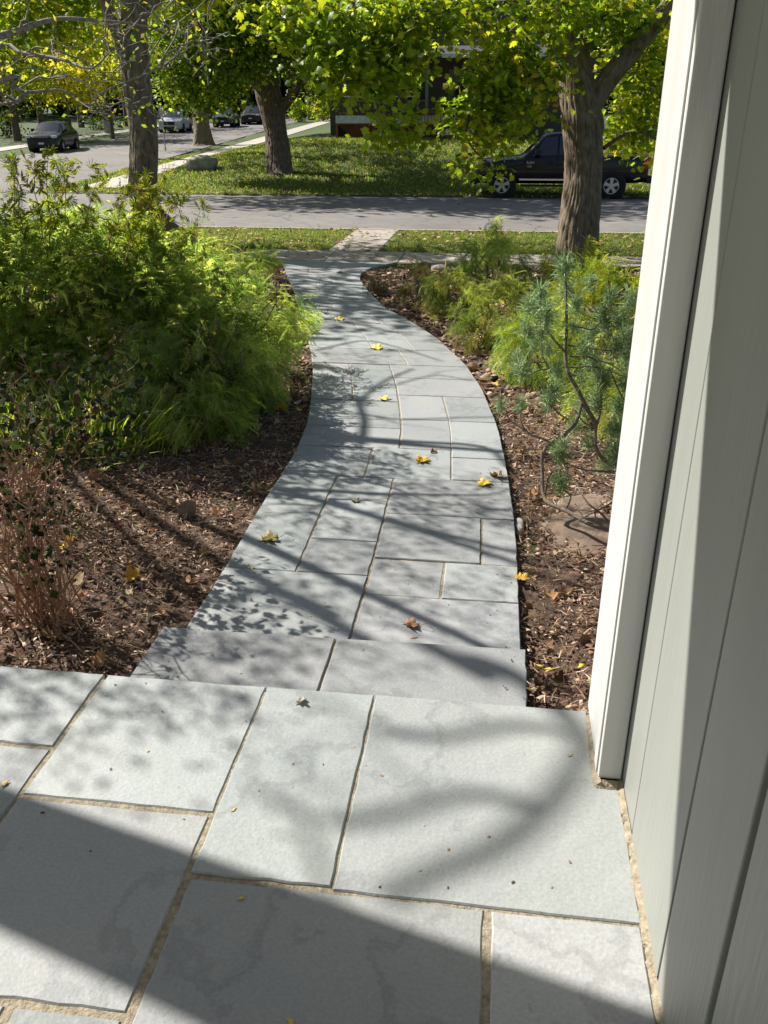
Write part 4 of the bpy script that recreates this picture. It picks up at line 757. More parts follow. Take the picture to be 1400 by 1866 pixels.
hbx('wall', -10, 5, 53.6, 62, .5, 7.5, SIDG)
for x in (-8.6, -6.6, -4.3, -1.2, 1.2): hbx('porch_post', x, x+.16, 51.0, 51.16, zt-.02, 4.75, mat('weathered post', (.2, .19, .17)))
for x0, x1, z0_, z1_ in [(-8.4, -7.2, 2.6, 4.2), (-5.6, -4.4, 2.6, 4.2), (-3.2, -2.2, 1.9, 4.2), (-.8, .4, 2.6, 4.2)]:
    w_ = hbx('window', x0, x1, 53.5, 53.6, z0_, z1_, mat('window frame', (.3, .3, .28))); 
    o = box('pane', x0+.08-hb[0], x1-.08-hb[0], 53.47-hb[1], 53.498-hb[1], z0_+.08-hz, z1_-.08-hz, mat('dark glass', (.02, .025, .03), .08, 0, bump=0, spec=.6), w_)
M = MB(); q = [(-10.6, 50.6, 4.75), (2.5, 50.6, 4.75), (2.5, 54.4, 6.6), (-10.6, 54.4, 6.6)]; M.add([tuple(np.array(v)-hb) for v in q]+[tuple(np.array(v)-hb-[0, 0, .12]) for v in q], [(0, 1, 2, 3), (7, 6, 5, 4), (0, 4, 5, 1), (1, 5, 6, 2), (2, 6, 7, 3), (3, 7, 4, 0)]); M.build('roof', SHING, H_)
hbx('eave_board', -10.6, 2.5, 50.52, 50.58, 4.6, 4.78, FASC)
M = MB(); q = [(-11, 53, 7.4), (6, 53, 7.4), (6, 58, 10.4), (-11, 58, 10.4), (-11, 63, 7.4), (6, 63, 7.4)]; M.add([tuple(np.array(v)-hb) for v in q], [(0, 1, 2, 3), (3, 2, 5, 4), (0, 3, 4), (1, 5, 2), (0, 4, 5, 1)]); M.build('roof', SHING, H_)
b = np.array([-2.0, 51.5, 1.9]); t = empty('climbing_vine', b, 'green vine covering the porch front of the house across the street', 'vine')
crown('foliage', [(0, 0, 1.0, 1.4, .4, 1.1, 1400), (2.4, 0, 1.2, 1.4, .4, 1.3, 1000)], DG+GY[:1], .16, t, OVAL, cr=.2)

# ================================================================== VEHICLES
GLASS = mat('car glass', (.02, .028, .035), .05, 0, bump=0, spec=.9); TYRE = mat('tyre rubber', (.018, .018, .018), .85, .1); RIM = mat('alloy rim', (.55, .56, .58), .3, .05, metal=.8, bump=0)
CHROME = mat('chrome', (.7, .7, .7), .15, 0, metal=1, bump=0); DARKT = mat('dark trim', (.015, .015, .016), .6, bump=0); REDL = mat('red lens', (.45, .01, .012), .2, bump=0, coat=1); LENS = mat('head lamp lens', (.6, .62, .65), .12, bump=0, spec=.8)
def paint(name, c, r=.25): return mat(name, c, r, .02, 2, 0, coat=.35, spec=.3)
def vehicle(name, loc, rz, st, half_w, wheels, wr, col, label, cat, windows, wind, detail=None, zb=.3, rim_dark=False, mirror_x=None):
    """st: stations along x (front at 0) : (x, belt z, roof z, width factor, roof width factor, bottom z)"""
    root = empty(name, loc, label, cat, None, rz); PM = paint(name+' paint '+str(col), col)
    V = []; n = 14
    def ring(x, zbelt, zr, wf, rf, zb_):
        w = half_w*wf; h = zbelt-zb_; return [(x, 0, zb_), (x, w*.86, zb_), (x, w*.97, zb_+.12*h), (x, w, zb_+.45*h), (x, w*.985, zb_+.8*h), (x, w*.945, zbelt), (x, half_w*rf+.02, zr-.09), (x, half_w*rf*.86, zr-.01), (x, 0, zr)]
    for s in st:
        r = ring(*s); V += r+[(a, -b_, c) for a, b_, c in r[-2:0:-1]]
    m = 16; Fc = []
    for i in range(len(st)-1):
        for k in range(m): a = i*m+k; b_ = i*m+(k+1) % m; Fc.append((a, b_, b_+m, a+m))
    Fc.append(tuple(range(m))[::-1]); Fc.append(tuple(range((len(st)-1)*m, len(st)*m)))
    Fc = [f[::-1] for f in Fc]
    body = pmesh('body', V, Fc, PM, root, True); me = body.data
    bv = body.modifiers.new('sub', 'SUBSURF'); bv.levels = 2; bv.render_levels = 2
    for e in me.edges: pass
    def side(x, t, s, off=.012):
        # point on the greenhouse side
        xs = [q[0] for q in st]; f_ = lambda j: np.interp(x, xs, [q[j] for q in st]); w0 = half_w*f_(3)*.945; w1 = half_w*f_(4)+.02; z0 = f_(1); z1 = f_(2)-.09
        return (x, s*(w0+(w1-w0)*t+off), z0+(z1-z0)*t+.004)
    for s in (1, -1):
        for (x0b, x1b, x0t, x1t) in windows:
            P = [side(x0b, .04, s), side(x1b, .04, s), side((x1b+x1t)/2, .5, s, .016), side(x1t, .93, s), side(x0t, .93, s), side((x0b+x0t)/2, .5, s, .016)]
            f = [(0, 1, 2, 5), (5, 2, 3, 4)]; pmesh('side_window', P, f if s < 0 else [q[::-1] for q in f], GLASS, root)
    for (xa, za, wa, xb, zb2, wb_, nm) in wind:
        d = np.array([xb-xa, zb2-za]); nn = np.array([-d[1], d[0]])/np.linalg.norm(d)*.02
        if nn[1] < 0: nn = -nn
        P = []
        for t in (0.0, .5, 1.0):
            x = xa+(xb-xa)*t+nn[0]; z = za+(zb2-za)*t+nn[1]; w = wa+(wb_-wa)*t
            for q in (-1, -.5, 0, .5, 1): P.append((x+(.05*q*q*(1 if xa < xb else -1)), q*w, z-.02*q*q))
        f = [(r*5+c, r*5+c+1, r*5+c+6, r*5+c+5) for r in (0, 1) for c in range(4)]
        pmesh(nm, P, f if xa > xb else [q[::-1] for q in f], GLASS, root, True)
    for wx in wheels:
        for s in (1, -1):
            yw = s*(half_w-.095); a = np.linspace(0, 2*PI, 29)[:-1]
            arch = MB(); R = wr*1.17; ys_ = (half_w*1.0*s+.004*s, half_w*.6*s); Vv = [(wx+R*math.cos(q), yy, wr+R*math.sin(q)) for yy in ys_ for q in a]; arch.add(Vv, [tuple(range(28)), tuple(range(28, 56))]+[(i, (i+1) % 28, 28+(i+1) % 28, 28+i) for i in range(28)]); arch.build('wheel_arch', DARKT, root)
            prof = [(wr*.62, .11), (wr*.66, .125), (wr*.93, .12), (wr, .085), (wr, -.085), (wr*.93, -.11), (wr*.6, -.1)]; Vv = [(wx+r_*math.cos(q), yw+s*(o_+.03), wr+r_*math.sin(q)) for (r_, o_) in prof for q in a]; k7 = len(prof)
            w_ = pmesh('tyre', Vv, [(i*28+j, i*28+(j+1) % 28, (i+1)*28+(j+1) % 28, (i+1)*28+j) for i in range(k7-1) for j in range(28)], TYRE, root, True)
            rimo = MB(); yo = yw+s*.12
            def cyl(r0, r1, y0, y1):
                Vv = [(wx+r*math.cos(q), y, wr+r*math.sin(q)) for (r, y) in ((r0, y0), (r1, y0), (r1, y1), (r0, y1)) for q in a]; rimo.add(Vv, [(k*28+j, k*28+(j+1) % 28, ((k+1) % 4)*28+(j+1) % 28, ((k+1) % 4)*28+j) for k in range(4) for j in range(28)])
            cyl(wr*.56, wr*.66, yo, yo-s*.05); cyl(.001, wr*.16, yo+s*.006, yo-s*.04)
            for k in range(5):
                q = k*2*PI/5+.3; dv = np.array([math.cos(q), math.sin(q)]); pv = np.array([-dv[1], dv[0]]); Vv = []
                for y in (yo+s*.002, yo-s*.04):
                    for r_, w2 in ((wr*.14, wr*.10), (wr*.58, wr*.15)):
                        for sg in (-1, 1): c = dv*r_+pv*w2*sg; Vv.append((wx+c[0], y, wr+c[1]))
                rimo.add(Vv, [(0, 1, 3, 2), (4, 6, 7, 5), (0, 2, 6, 4), (1, 5, 7, 3), (0, 4, 5, 1), (2, 3, 7, 6)])
            rimo.build('rim', RIM, w_)
            cyl2 = MB(); Vv = [(wx+wr*.6*math.cos(q), yo-s*.06, wr+wr*.6*math.sin(q)) for q in a]; cyl2.add(Vv, [tuple(range(28))]); cyl2.build('brake_shade', DARKT, w_)
    if mirror_x:
        for s in (1, -1):
            x, y, z = side(mirror_x, .1, s); bx = MB(); bx.box(x-.09, x+.09, y-.0 if s > 0 else y-.2, y+.2 if s > 0 else y, z-.02, z+.16); bx.build('wing_mirror', PM, root, bevel=.03)
    return root, PM
def car_front(root, hw_, zg, zl, grille_w=.5, plate=True, lens_h=.14):
    box('grille', -.03, .06, -grille_w, grille_w, zg-.12, zg+.12, DARKT, root, .02); box('lower_grille', -.035, .06, -grille_w*1.1, grille_w*1.1, zg-.42, zg-.24, DARKT, root, .02)
    for s in (1, -1):
        b_ = MB(); y0, y1 = sorted((s*hw_*.62, s*hw_*.95)); b_.box(.0, .22, y0, y1, zl-lens_h/2, zl+lens_h/2); b_.build('headlight', LENS, root, bevel=.04)
    if plate: box('licence_plate', -.045, -.032, -.16, .16, zg-.26, zg-.16, FASC, root)
suv_st = [(0, .72, .80, .82, .62, .35), (.06, .82, .90, .93, .72, .26), (.35, .95, 1.0, 1.0, .8, .24), (.95, 1.05, 1.10, 1.0, .8, .24), (1.15, 1.07, 1.16, 1.0, .80, .24), (1.85, 1.09, 1.60, 1.0, .68, .24), (2.4, 1.10, 1.68, 1.0, .68, .24), (3.4, 1.12, 1.66, 1.0, .68, .24), (4.0, 1.15, 1.58, .99, .66, .24), (4.35, 1.16, 1.35, .97, .66, .28), (4.55, 1.05, 1.18, .9, .7, .34), (4.6, .95, 1.0, .82, .6, .4)]
suv_win = [(1.55, 2.35, 2.0, 2.35), (2.42, 3.25, 2.42, 3.25), (3.32, 3.95, 3.32, 3.7)]
suv_wind = [(1.1, 1.14, .70, 1.92, 1.60, .56, 'windscreen'), (4.42, 1.25, .6, 4.05, 1.55, .5, 'rear_window')]
def place_front(px, py, D_=None):
    p = gpt(px, py); return p
# dark compact SUV
p = gpt(75, 278); ax = math.radians(-10.5)
def fwd_rot(az): return math.atan2(math.cos(az), math.sin(az))   # car +x (to the rear) points away along azimuth az
r1, pm = vehicle('parked_car', (p[0]-.05, p[1]+.3, float(groundc(p[0], p[1]))+.06), fwd_rot(math.radians(-9)), suv_st, .93, (.9, 3.62), .36, (.012, .016, .028), 'dark blue black compact SUV parked at the left kerb of the side street', 'car', suv_win, suv_wind, mirror_x=1.75)
car_front(r1, .93, .72, .86, .45)
for s in (1, -1): box('roof_rail', 2.0, 3.9, min(s*.58, s*.62), max(s*.58, s*.62), 1.68, 1.72, DARKT, r1)
van_st = [(0, .70, .78, .82, .62, .35), (.06, .8, .88, .93, .72, .24), (.4, .95, 1.0, 1.0, .8, .22), (.9, 1.05, 1.10, 1.0, .8, .22), (1.05, 1.08, 1.18, 1.0, .80, .22), (2.05, 1.1, 1.72, 1.0, .74, .22), (2.6, 1.1, 1.78, 1.0, .74, .22), (4.3, 1.12, 1.76, 1.0, .74, .22), (4.85, 1.12, 1.66, .99, .72, .24), (5.05, 1.1, 1.3, .95, .7, .3), (5.12, .95, 1.0, .82, .6, .4)]
van_win = [(1.6, 2.5, 2.15, 2.5), (2.58, 3.7, 2.58, 3.7), (3.78, 4.8, 3.78, 4.6)]; van_wind = [(1.0, 1.16, .72, 2.1, 1.70, .62, 'windscreen'), (5.0, 1.25, .6, 4.8, 1.62, .5, 'rear_window')]
p = gpt(312, 243); p = gpt(310, 242); r2, pm = vehicle('parked_van', (p[0], p[1], p[2]+.0), fwd_rot(math.radians(-8)), van_st, .97, (.95, 3.95), .34, (.50, .53, .56), 'silver minivan parked facing down the side street', 'van', van_win, van_wind, mirror_x=1.95); car_front(r2, .97, .70, .82, .42)
p = gpt(410, 232); p[0] -= .2; r3, pm = vehicle('parked_car', p, fwd_rot(math.radians(-7)), suv_st, .95, (.9, 3.62), .36, (.06, .06, .075), 'grey crossover parked behind the silver minivan', 'car', suv_win, suv_wind); car_front(r3, .95, .72, .86, .45)
p = gpt(436, 229); r4, pm = vehicle('parked_van', p+[.3, 3, .05], fwd_rot(math.radians(-7)), van_st, .99, (.95, 3.95), .36, (.02, .02, .02), 'dark green black van parked farther uphill behind the grey crossover', 'van', van_win, van_wind); car_front(r4, .97, .8, .9, .42)
sed_st = [(0, .62, .68, .82, .62, .32), (.08, .74, .8, .94, .72, .22), (.5, .84, .9, 1.0, .8, .2), (1.2, .95, 1.0, 1.0, .78, .2), (1.9, .97, 1.34, 1.0, .66, .2), (2.4, .98, 1.44, 1.0, .64, .2), (3.1, 1.0, 1.42, 1.0, .64, .2), (3.8, 1.02, 1.12, 1.0, .7, .2), (4.4, 1.0, 1.05, .97, .7, .24), (4.6, .85, .9, .85, .6, .34)]
p = gpt(474, 227); r5, pm = vehicle('parked_car', p+[0, 2, .05], fwd_rot(math.radians(-6)), sed_st, .9, (.85, 3.65), .33, (.22, .012, .015), 'small red car parked farthest up the side street', 'car', [(1.6, 2.45, 1.95, 2.45), (2.5, 3.4, 2.5, 3.2)], [(1.25, 1.02, .7, 1.95, 1.38, .54, 'windscreen'), (3.75, 1.1, .6, 3.2, 1.4, .5, 'rear_window')]); car_front(r5, .9, .62, .7, .4)
# black pickup truck (faces left)
tk_st = [(0, .98, 1.05, .86, .7, .5), (.05, 1.02, 1.12, .95, .78, .42), (.3, 1.12, 1.20, 1.0, .82, .42), (1.3, 1.22, 1.28, 1.0, .82, .42), (1.5, 1.24, 1.30, 1.0, .86, .42), (1.62, 1.25, 1.40, 1.0, .84, .42), (2.1, 1.27, 1.86, 1.0, .76, .42), (2.22, 1.275, 1.96, 1.0, .75, .42), (2.5, 1.28, 2.0, 1.0, .75, .42), (3.4, 1.29, 2.0, 1.0, .75, .42), (3.62, 1.29, 1.96, 1.0, .75, .42), (3.7, 1.295, 1.80, 1.0, .78, .42), (3.78, 1.30, 1.45, 1.0, .80, .42), (3.82, 1.30, 1.34, 1.0, .88, .42), (5.4, 1.32, 1.36, 1.0, .88, .46), (5.52, 1.30, 1.34, .98, .86, .5), (5.55, 1.2, 1.24, .95, .82, .56)]
tk_win = [(1.82, 2.62, 2.22, 2.62), (2.68, 3.45, 2.68, 3.45)]
tx, ty = -.88, 31.25; tz = -.735
r6, pm = vehicle('parked_pickup', (tx, ty, tz), 0, tk_st, 1.0, (.90, 4.41), .40, (.008, .009, .014), 'black pickup truck parked across the street, half hidden by the big maple trunk', 'pickup', tk_win, [(1.58, 1.36, .80, 2.12, 1.88, .68, 'windscreen'), (3.78, 1.42, .70, 3.68, 1.88, .66, 'rear_window')], mirror_x=2.0)
car_front(r6, 1.0, .82, 1.0, .62, False)
box('front_bumper', -.12, .12, -.98, .98, .42, .66, DARKT, r6, .03); box('rear_bumper', 5.5, 5.68, -.95, .95, .48, .70, DARKT, r6, .03)
for s in (1, -1): box('tail_light', 5.36, 5.565, min(s*.985, s*.90)-.012, max(s*.985, s*.90)+.012, .92, 1.27, REDL, r6, .01)
for x0 in (2.64, 3.5): box('door_seam', x0, x0+.014, -1.004, -.99, .55, 1.26, DARKT, r6)
box('door_seam', 1.6, 1.614, -1.004, -.99, .55, 1.22, DARKT, r6)
for x0 in (2.35, 3.2): box('door_handle', x0, x0+.18, -1.025, -.995, 1.10, 1.14, DARKT, r6, .008)
box('sill_strip', 1.45, 3.75, -1.012, -.99, .55, .6, CHROME, r6); box('side_step', 1.5, 3.7, -1.04, -.8, .36, .42, DARKT, r6, .02)
def text(body, size, loc, rot, m, parent, name='badge', ext=.003):
    c = bpy.data.curves.new(name, 'FONT'); c.body = body; c.size = size; c.extrude = ext; c.align_x = 'LEFT'; o0 = bpy.data.objects.new('tmp', c); COL.objects.link(o0)
    dg = bpy.context.evaluated_depsgraph_get(); me = bpy.data.meshes.new_from_object(o0.evaluated_get(dg)); bpy.data.objects.remove(o0); o = bpy.data.objects.new(name, me); COL.objects.link(o); me.materials.clear(); me.materials.append(m); o.parent = parent; o.location = loc; o.rotation_euler = rot; return o
text('RAM', .12, (1.66, -1.006, 1.04), (PI/2, 0, 0), CHROME, r6); text('1500', .085, (1.66, -1.006, .94), (PI/2, 0, 0), CHROME, r6)

# ================================================================== STREET FURNITURE
p = gpt(302, 274); t = empty('street_sign', p, 'thin grey sign post with a small sign beside the silver van', 'sign'); v, f = tubes([(np.array([(0, 0, -.1), (0, 0, 1.2), (0.02, 0, 2.3)]), np.array([.035, .035, .035]))], 8); fmesh('post', v, f, mat('galvanised steel', (.4, .4, .4), .5, metal=.5), t, True); box('sign_plate', -.18, .18, -.045, -.037, 1.9, 2.35, mat('faded sign', (.45, .38, .35)), t, .01)
p = gpt(197, 243); t = box('stone_post', p[0]-.22, p[0]+.22, p[1]-.2, p[1]+.2, p[2]-.2, p[2]+1.05, ROCK, None, .05); tag(t, 'pale grey post standing on the bank between the dark car and the maple trunk', 'post')

# ================================================================== FALLEN LEAVES, one by one
def leaf_obj(px, py, size, rz, curl, col, label, T=MAPLE, z=None, stem=True, group=None, tilt=0.0):
    g_ = gpt(px, py); z0 = {'porch': .004, 'path': float(path_z(g_[1]))+.004, 'bed': float(bedz(g_[0], g_[1]))+.05}[z or 'path']
    d = ray(px, py); g_ = CAM+d*(z0-1.55)/d[2]
    tv, tf = T; V = tv*size; V = V-[0, size*.45, 0]
    # refine once and curl
    Fc = []; V = list(map(tuple, V)); 
    for a, b_, c in tf:
        m1 = tuple((np.array(V[a])+V[b_])/2); m2 = tuple((np.array(V[b_])+V[c])/2); m3 = tuple((np.array(V[c])+V[a])/2); o_ = len(V); V += [m1, m2, m3]; Fc += [(a, o_, o_+2), (o_, b_, o_+1), (o_+2, o_+1, c), (o_, o_+1, o_+2)]
    V = np.array(V); s = size; ph = rng.uniform(0, 6); V[:, 2] = curl*s*(1.0*(V[:, 0]/s+.1*math.sin(ph))**2+.25*(V[:, 1]/s)**2)+curl*.10*s*np.sin(V[:, 0]/s*7+ph)*np.cos(V[:, 1]/s*6+ph); V[:, 0] += .08*s*np.sin(V[:, 1]/s*5+ph)
    V[:, 0] *= 1-.45*min(abs(curl), 1)
    V[:, 2] += tilt*V[:, 1]; V[:, 2] -= V[:, 2].min()
    m = mat('leaf '+str(col), col, .6, .25, 30, .3, 60, col2=np.array(col)*[1.4, 1.2, 1.0])
    o = pmesh('fallen_leaf', V, Fc, m, None, True); o.location = [float(v) for v in g_]; o.rotation_euler = (0, 0, rz); tag(o, label, 'leaf', group)
    if stem:
        v, f = tubes([(np.array([(0, -.45*s, .01), (.02*s, -.8*s, .03), (.1*s, -1.15*s, .004)]), np.array([.0016, .0013, .0013]))], 4); fmesh('stalk', v, f, CANE, o, True)
    sol = o.modifiers.new('thick', 'SOLIDIFY'); sol.thickness = .0008
    return o
Y1 = (.55, .36, .03); Y2 = (.60, .47, .04); BR = (.23, .12, .06); OL = (.24, .21, .06)
leaf_obj(490, 985, .11, 1.9, .8, OL, 'large olive brown curled maple leaf near the left path edge, close to the step')
leaf_obj(770, 842, .11, 2.4, .7, Y1, 'orange yellow curled maple leaf in the middle of the path below the small brown leaf')
leaf_obj(698, 728, .12, .6, .8, Y2, 'bright yellow folded maple leaf halfway along the path')
leaf_obj(685, 636, .15, 1.2, .5, Y2, 'yellow maple leaf on the path in front of the far bend')
leaf_obj(617, 583, .15, 1.6, .4, Y1, 'yellow leaf on the sunny paving beyond the bend')
leaf_obj(573, 608, .16, 2.8, .6, (.07, .07, .03), 'dark curled leaf at the left path edge beside the cypress')
leaf_obj(560, 605, .10, .5, .3, Y1, 'flat pale yellow leaf just left of the dark curled leaf')
leaf_obj(790, 825, .055, 2.2, .9, BR, 'small brown curled leaf above the orange yellow leaf')
leaf_obj(905, 869, .12, 1.2, .8, (.20, .16, .10), 'grey brown starry maple leaf at the right path edge')
leaf_obj(882, 883, .10, 2.0, .5, Y2, 'yellow maple leaf tucked against the grey brown leaf')
leaf_obj(748, 1141, .085, 1.3, .9, BR, 'brown rolled leaf with long stalk on the last slab before the step')
leaf_obj(755, 1163, .035, 2, .5, BR, 'tiny brown leaf scrap at the back edge of the step', OVAL, stem=False)
leaf_obj(415, 1059, .045, 1.4, .5, BR, 'small brown leaf at the left path edge below the olive leaf', OVAL, stem=False)
leaf_obj(647, 914, .06, 1.0, .6, (.08, .09, .03), 'small dark green leaf left of the centre joint')
leaf_obj(548, 1279, .04, 2.4, .8, (.3, .29, .27), 'pale grey leaf scrap near the front edge of the porch', z='porch', stem=False)
leaf_obj(950, 1053, .09, .9, .4, (.42, .27, .04), 'yellow brown maple leaf half over the right path edge', z='path')
leaf_obj(1082, 1247, .06, 1.4, .5, (.35, .38, .2), 'pale green leaf scrap in the mulch against the white trim', z='bed')
leaf_obj(619, 497, .12, 1.4, .5, (.1, .1, .04), 'small dark leaf on the far paving near the sidewalk')
leaf_obj(592, 464, .2, 1.5, .3, Y1, 'yellow leaf lying on the sidewalk at the path end')
leaf_obj(558, 548, .1, 1.5, .6, BR, 'small brown leaf on the far left path edge')
for i, (px, py, s, l) in enumerate([(985, 1213, .032, 'narrow yellow leaflet in the mulch, leftmost of three by the step'), (1002, 1219, .04, 'narrow yellow leaflet in the mulch, middle of three by the step'), (1060, 1213, .042, 'narrow yellow leaflet in the mulch, rightmost of three by the step')]): leaf_obj(px, py, s, 1.4+.4*i, .2, (.6, .5, .05), l, OVAL, 'bed', False)
for (px, py, s, z, l) in [(10, 1428, .03, 'porch', 'narrow yellow leaflet on the porch at the left edge'), (427, 1475, .018, 'porch', 'tiny tan leaf scrap on the long middle porch slab'), (1040, 1375, .02, 'porch', 'tiny beige scrap on the big porch slab near the trim'), (440, 1637, .02, 'porch', 'tiny brown seed scrap on the shaded porch slab'), (460, 1035, .035, 'path', 'small dry leaflet left of the path joint'), (451, 1030, .03, 'path', 'second small dry leaflet beside the first on the path'), (565, 1123, .02, 'path', 'tiny yellow leaflet on the slab behind the step'), (530, 1862, .025, 'porch', 'tiny reddish scrap at the bottom edge of the porch')]:
    leaf_obj(px, py, s, rng.uniform(0, 3), .3, (.42, .33, .1), l, OVAL, z, False)

# ================================================================== MULCH, LITTER, GRASS (nobody could count these)
def in_bed(x, y): return ((x < xl(y)-.005) & (x > -6)) | ((x > xr(y)+.005) & (x < 3))
def litter(name, n, yr, xr_, T, size, cols, D_up, label, zoff=(.0, .03), mt=DRY, cat=None, dens=None, wts=None):
    y = rng.uniform(yr[0], yr[1], n); x = rng.uniform(xr_[0], xr_[1], n); k = in_bed(x, y)&~((y < 2.63)&(x > -1.16)&(x < .17)); x = x[k]; y = y[k]; m_ = len(x)
    P = np.column_stack([x, y, bedz(x, y)+rng.uniform(*zoff, m_)]); D = rand_dir(m_); D[:, 2] *= .25; U = rand_dir(m_, D_up, .6)
    V, Fc, T_ = scatter(T, P, D, U, size*rng.uniform(.4, 1.4, m_), palette(m_, cols, wts), .3); o = fmesh(name, V, Fc, mt, None, False, T_); tag(o, label, kind='stuff'); return o
CHIP = (np.array([(-.28, 0, 0), (.3, .1, .05), (.22, .95, .1), (-.2, 1, .0), (0, .5, .28)], float), np.array([(0, 1, 4), (1, 2, 4), (2, 3, 4), (3, 0, 4)]))
STRAND = (np.array([(-.045, 0, 0), (.045, 0, .03), (.03, .5, .1), (-.03, .5, .08), (.05, 1, 0)], float), np.array([(0, 1, 2), (0, 2, 3), (3, 2, 4)]))
MC = [(.24, .155, .11), (.37, .25, .175), (.10, .062, .044), (.50, .36, .26), (.62, .48, .36)]
litter('mulch_chips', 36000, (2.05, 6.2), (-3.6, 1.4), CHIP, .022, MC, 1.0, 'shredded brown bark mulch near the porch', (-.01, .02), wts=[.3, .27, .22, .14, .07])
litter('mulch_chips', 26000, (6, 14.3), (-5, 2.6), CHIP, .055, MC, 1.0, 'shredded brown bark mulch in the far parts of the beds', (-.01, .03), wts=[.3, .27, .22, .14, .07])
litter('mulch_fibres', 44000, (2.05, 6.5), (-3.4, 1.3), STRAND, .055, [(.42, .29, .19), (.28, .19, .125), (.58, .45, .32), (.16, .10, .07)], .6, 'fine stringy mulch fibres', (.0, .03), wts=[.3, .3, .15, .25])
litter('dry_leaf_litter', 430, (2.2, 6.5), (-3.6, 1.3), MAPLE_C, .065, [(.36, .23, .13), (.26, .15, .08), (.42, .31, .19), (.5, .33, .05), (.2, .13, .09), (.3, .17, .08)], .9, 'dry brown leaves scattered in the mulch', (.01, .05), wts=[.28, .25, .15, .05, .17, .1])
litter('dry_leaf_litter', 1500, (6, 14.3), (-5, 2.6), MAPLE_LO, .1, [(.36, .23, .13), (.26, .15, .08), (.42, .31, .19), (.5, .33, .05), (.2, .13, .09)], .9, 'dry leaves in the far parts of the beds', (.01, .05))
# fallen twigs
cs = []
for k in range(130):
    y = rng.uniform(2.2, 6.2); x = rng.uniform(-3.2, 1.2)
    if in_bed(np.array(x), np.array(y)) and not (y < 2.7 and -1.2 < x < .2): p = np.array([x, y, bz(x, y)+.025]); q = p+rand_dir(1)[0]*[1, 1, .1]*rng.uniform(.05, .22); cs.append((wander(p, q, 5, .08), np.full(5, rng.uniform(.001, .003))))
v, f = tubes(cs, 4); o = fmesh('fallen_twigs', v, f, TWIG, None, True); tag(o, 'thin dead twigs lying on the mulch', kind='stuff')
# grass blades on the verge and the near lawn edge
def turf(name, n, x0, x1, y0, y1, L_, label, w=1.0, clip=None, cols=((.13, .21, .035), (.20, .28, .05), (.085, .14, .03), (.32, .31, .11))):
    x = rng.uniform(x0, x1, n); y = rng.uniform(y0, y1, n)
    if clip is not None: k = clip(x, y); x = x[k]; y = y[k]
    m_ = len(x); P = np.column_stack([x, y, groundc(x, y)-.015]); D = rand_dir(m_, 0); D[:, 2] = np.abs(D[:, 2])+.7
    T = (OVAL[0]*[w, 1, 1], OVAL[1]); V, Fc, T_ = scatter(T, P, D, rand_dir(m_), L_*rng.uniform(.5, 1.3, m_), palette(m_, cols)); o = fmesh(name, V, Fc, LEAF, None, False, T_); tag(o, label, kind='stuff')
turf('verge_grass', 60000, -11, 4.2, 16.45, 20.1, .055, 'short green grass on the verge along the near kerb', .35, lambda x, y: ~((x > -3.25-.1*np.sin(y*5)) & (x < -2.15+.08*np.sin(y*6))))
turf('lawn_grass', 26000, -2.2, 4, 13.6, 15.15, .06, 'short grass between the right bed and the sidewalk', .35, lambda x, y: (x > np.interp(y, [13.6, 14.4, 15.15], [-1.4, -1.7, -1.7])) & (y > 14.0-.25*np.sin(x*1.3)))
turf('lawn_grass', 16000, -11, -3.7, 14.2, 15.15, .06, 'short grass left of the path end', .35)
turf('lawn_grass', 90000, -17, 8, 30.3, 50, .11, 'grass of the far lawn', .5, lambda x, y: ~side_in(x, y) & ~((x < -14.3-(y-38)*.062) & (x > -15.8-(y-38)*.062) & (y > 32)))
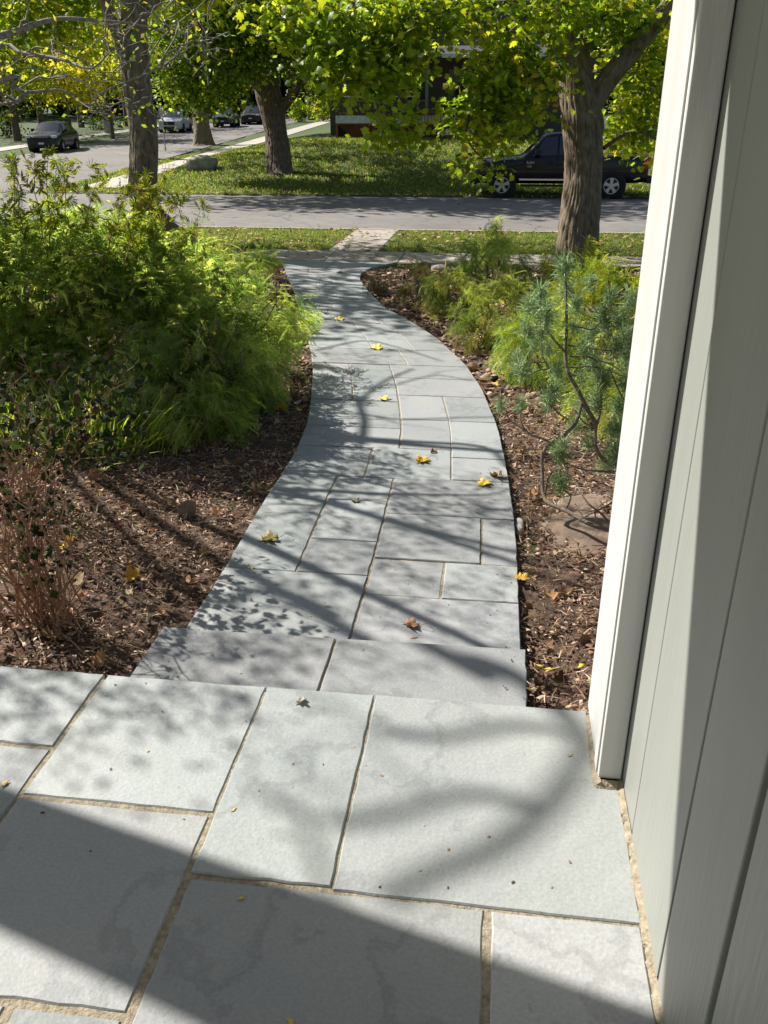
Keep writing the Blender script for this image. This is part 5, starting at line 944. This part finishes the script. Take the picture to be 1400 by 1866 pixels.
def gl(name, n, x0, x1, y0, y1, s, label, dz=.02, clip=None, cols=((.45, .35, .12), (.36, .22, .12), (.28, .18, .1), (.55, .45, .2))):
    x = rng.uniform(x0, x1, n); y = rng.uniform(y0, y1, n)
    if clip is not None: k = clip(x, y); x = x[k]; y = y[k]
    m_ = len(x); P = np.column_stack([x, y, groundc(x, y)+dz]); D = rand_dir(m_); D[:, 2] *= .2
    V, Fc, T_ = scatter(MAPLE_LO, P, D, rand_dir(m_, 1.5, .5), s*rng.uniform(.5, 1.2, m_), palette(m_, cols)); o = fmesh(name, V, Fc, DRY, None, False, T_); tag(o, label, kind='stuff')
gl('leaf_litter', 900, -11, 4, 16.45, 20.1, .10, 'dry leaves strewn over the verge', .035)
gl('leaf_litter', 900, -15, 8, 30.2, 31.0, .13, 'brown leaves gathered along the far street edge', .03)
gl('leaf_litter', 1300, -16, 8, 31, 48, .13, 'dry leaves strewn over the far lawn', .05)
gl('leaf_litter', 250, -8, 4, 14.9, 16.4, .09, 'leaves on and beside the sidewalk', .03)
gl('leaf_litter', 60, -8, 6, 20.3, 30, .1, 'single leaves on the street', .07)
print('tris', sum(len(o.data.loop_triangles) if False else len(o.data.polygons) for o in bpy.data.objects if o.type == 'MESH'), 'objects', len(bpy.data.objects))

# body of the own house behind the camera, closing the porch
ob = box('own_house_front', -6.0, .38, -1.9, -1.7, -.4, 3.1, WALLP); tag(ob, 'front wall of the sage painted house behind the camera, outside the photo', 'wall')

# crumbs blown onto the paving
n = 420; y = rng.uniform(1.3, 8, n); k = rng.random(n) < .6; x = np.where(k, np.where(rng.random(n) < .5, xl(y)+np.abs(rng.normal(0, .05, n)), xr(y)-np.abs(rng.normal(0, .05, n))), rng.uniform(-1.1, .1, n))
x = np.where(y < 2.06, rng.uniform(-1.1, .3, n), x); z = np.where(y < 2.06, .003, np.where(y < 2.6, -.157, path_z(y)+.003)); P = np.column_stack([x, y, z]); D = rand_dir(n); D[:, 2] = 0
V, Fc, T_ = scatter(CHIP, P, D, rand_dir(n, 4, .2), rng.uniform(.003, .011, n), palette(n, MC)); o = fmesh('path_crumbs', V, Fc, DRY, None, False, T_); tag(o, 'tiny crumbs of mulch and twig on the paving', kind='stuff')
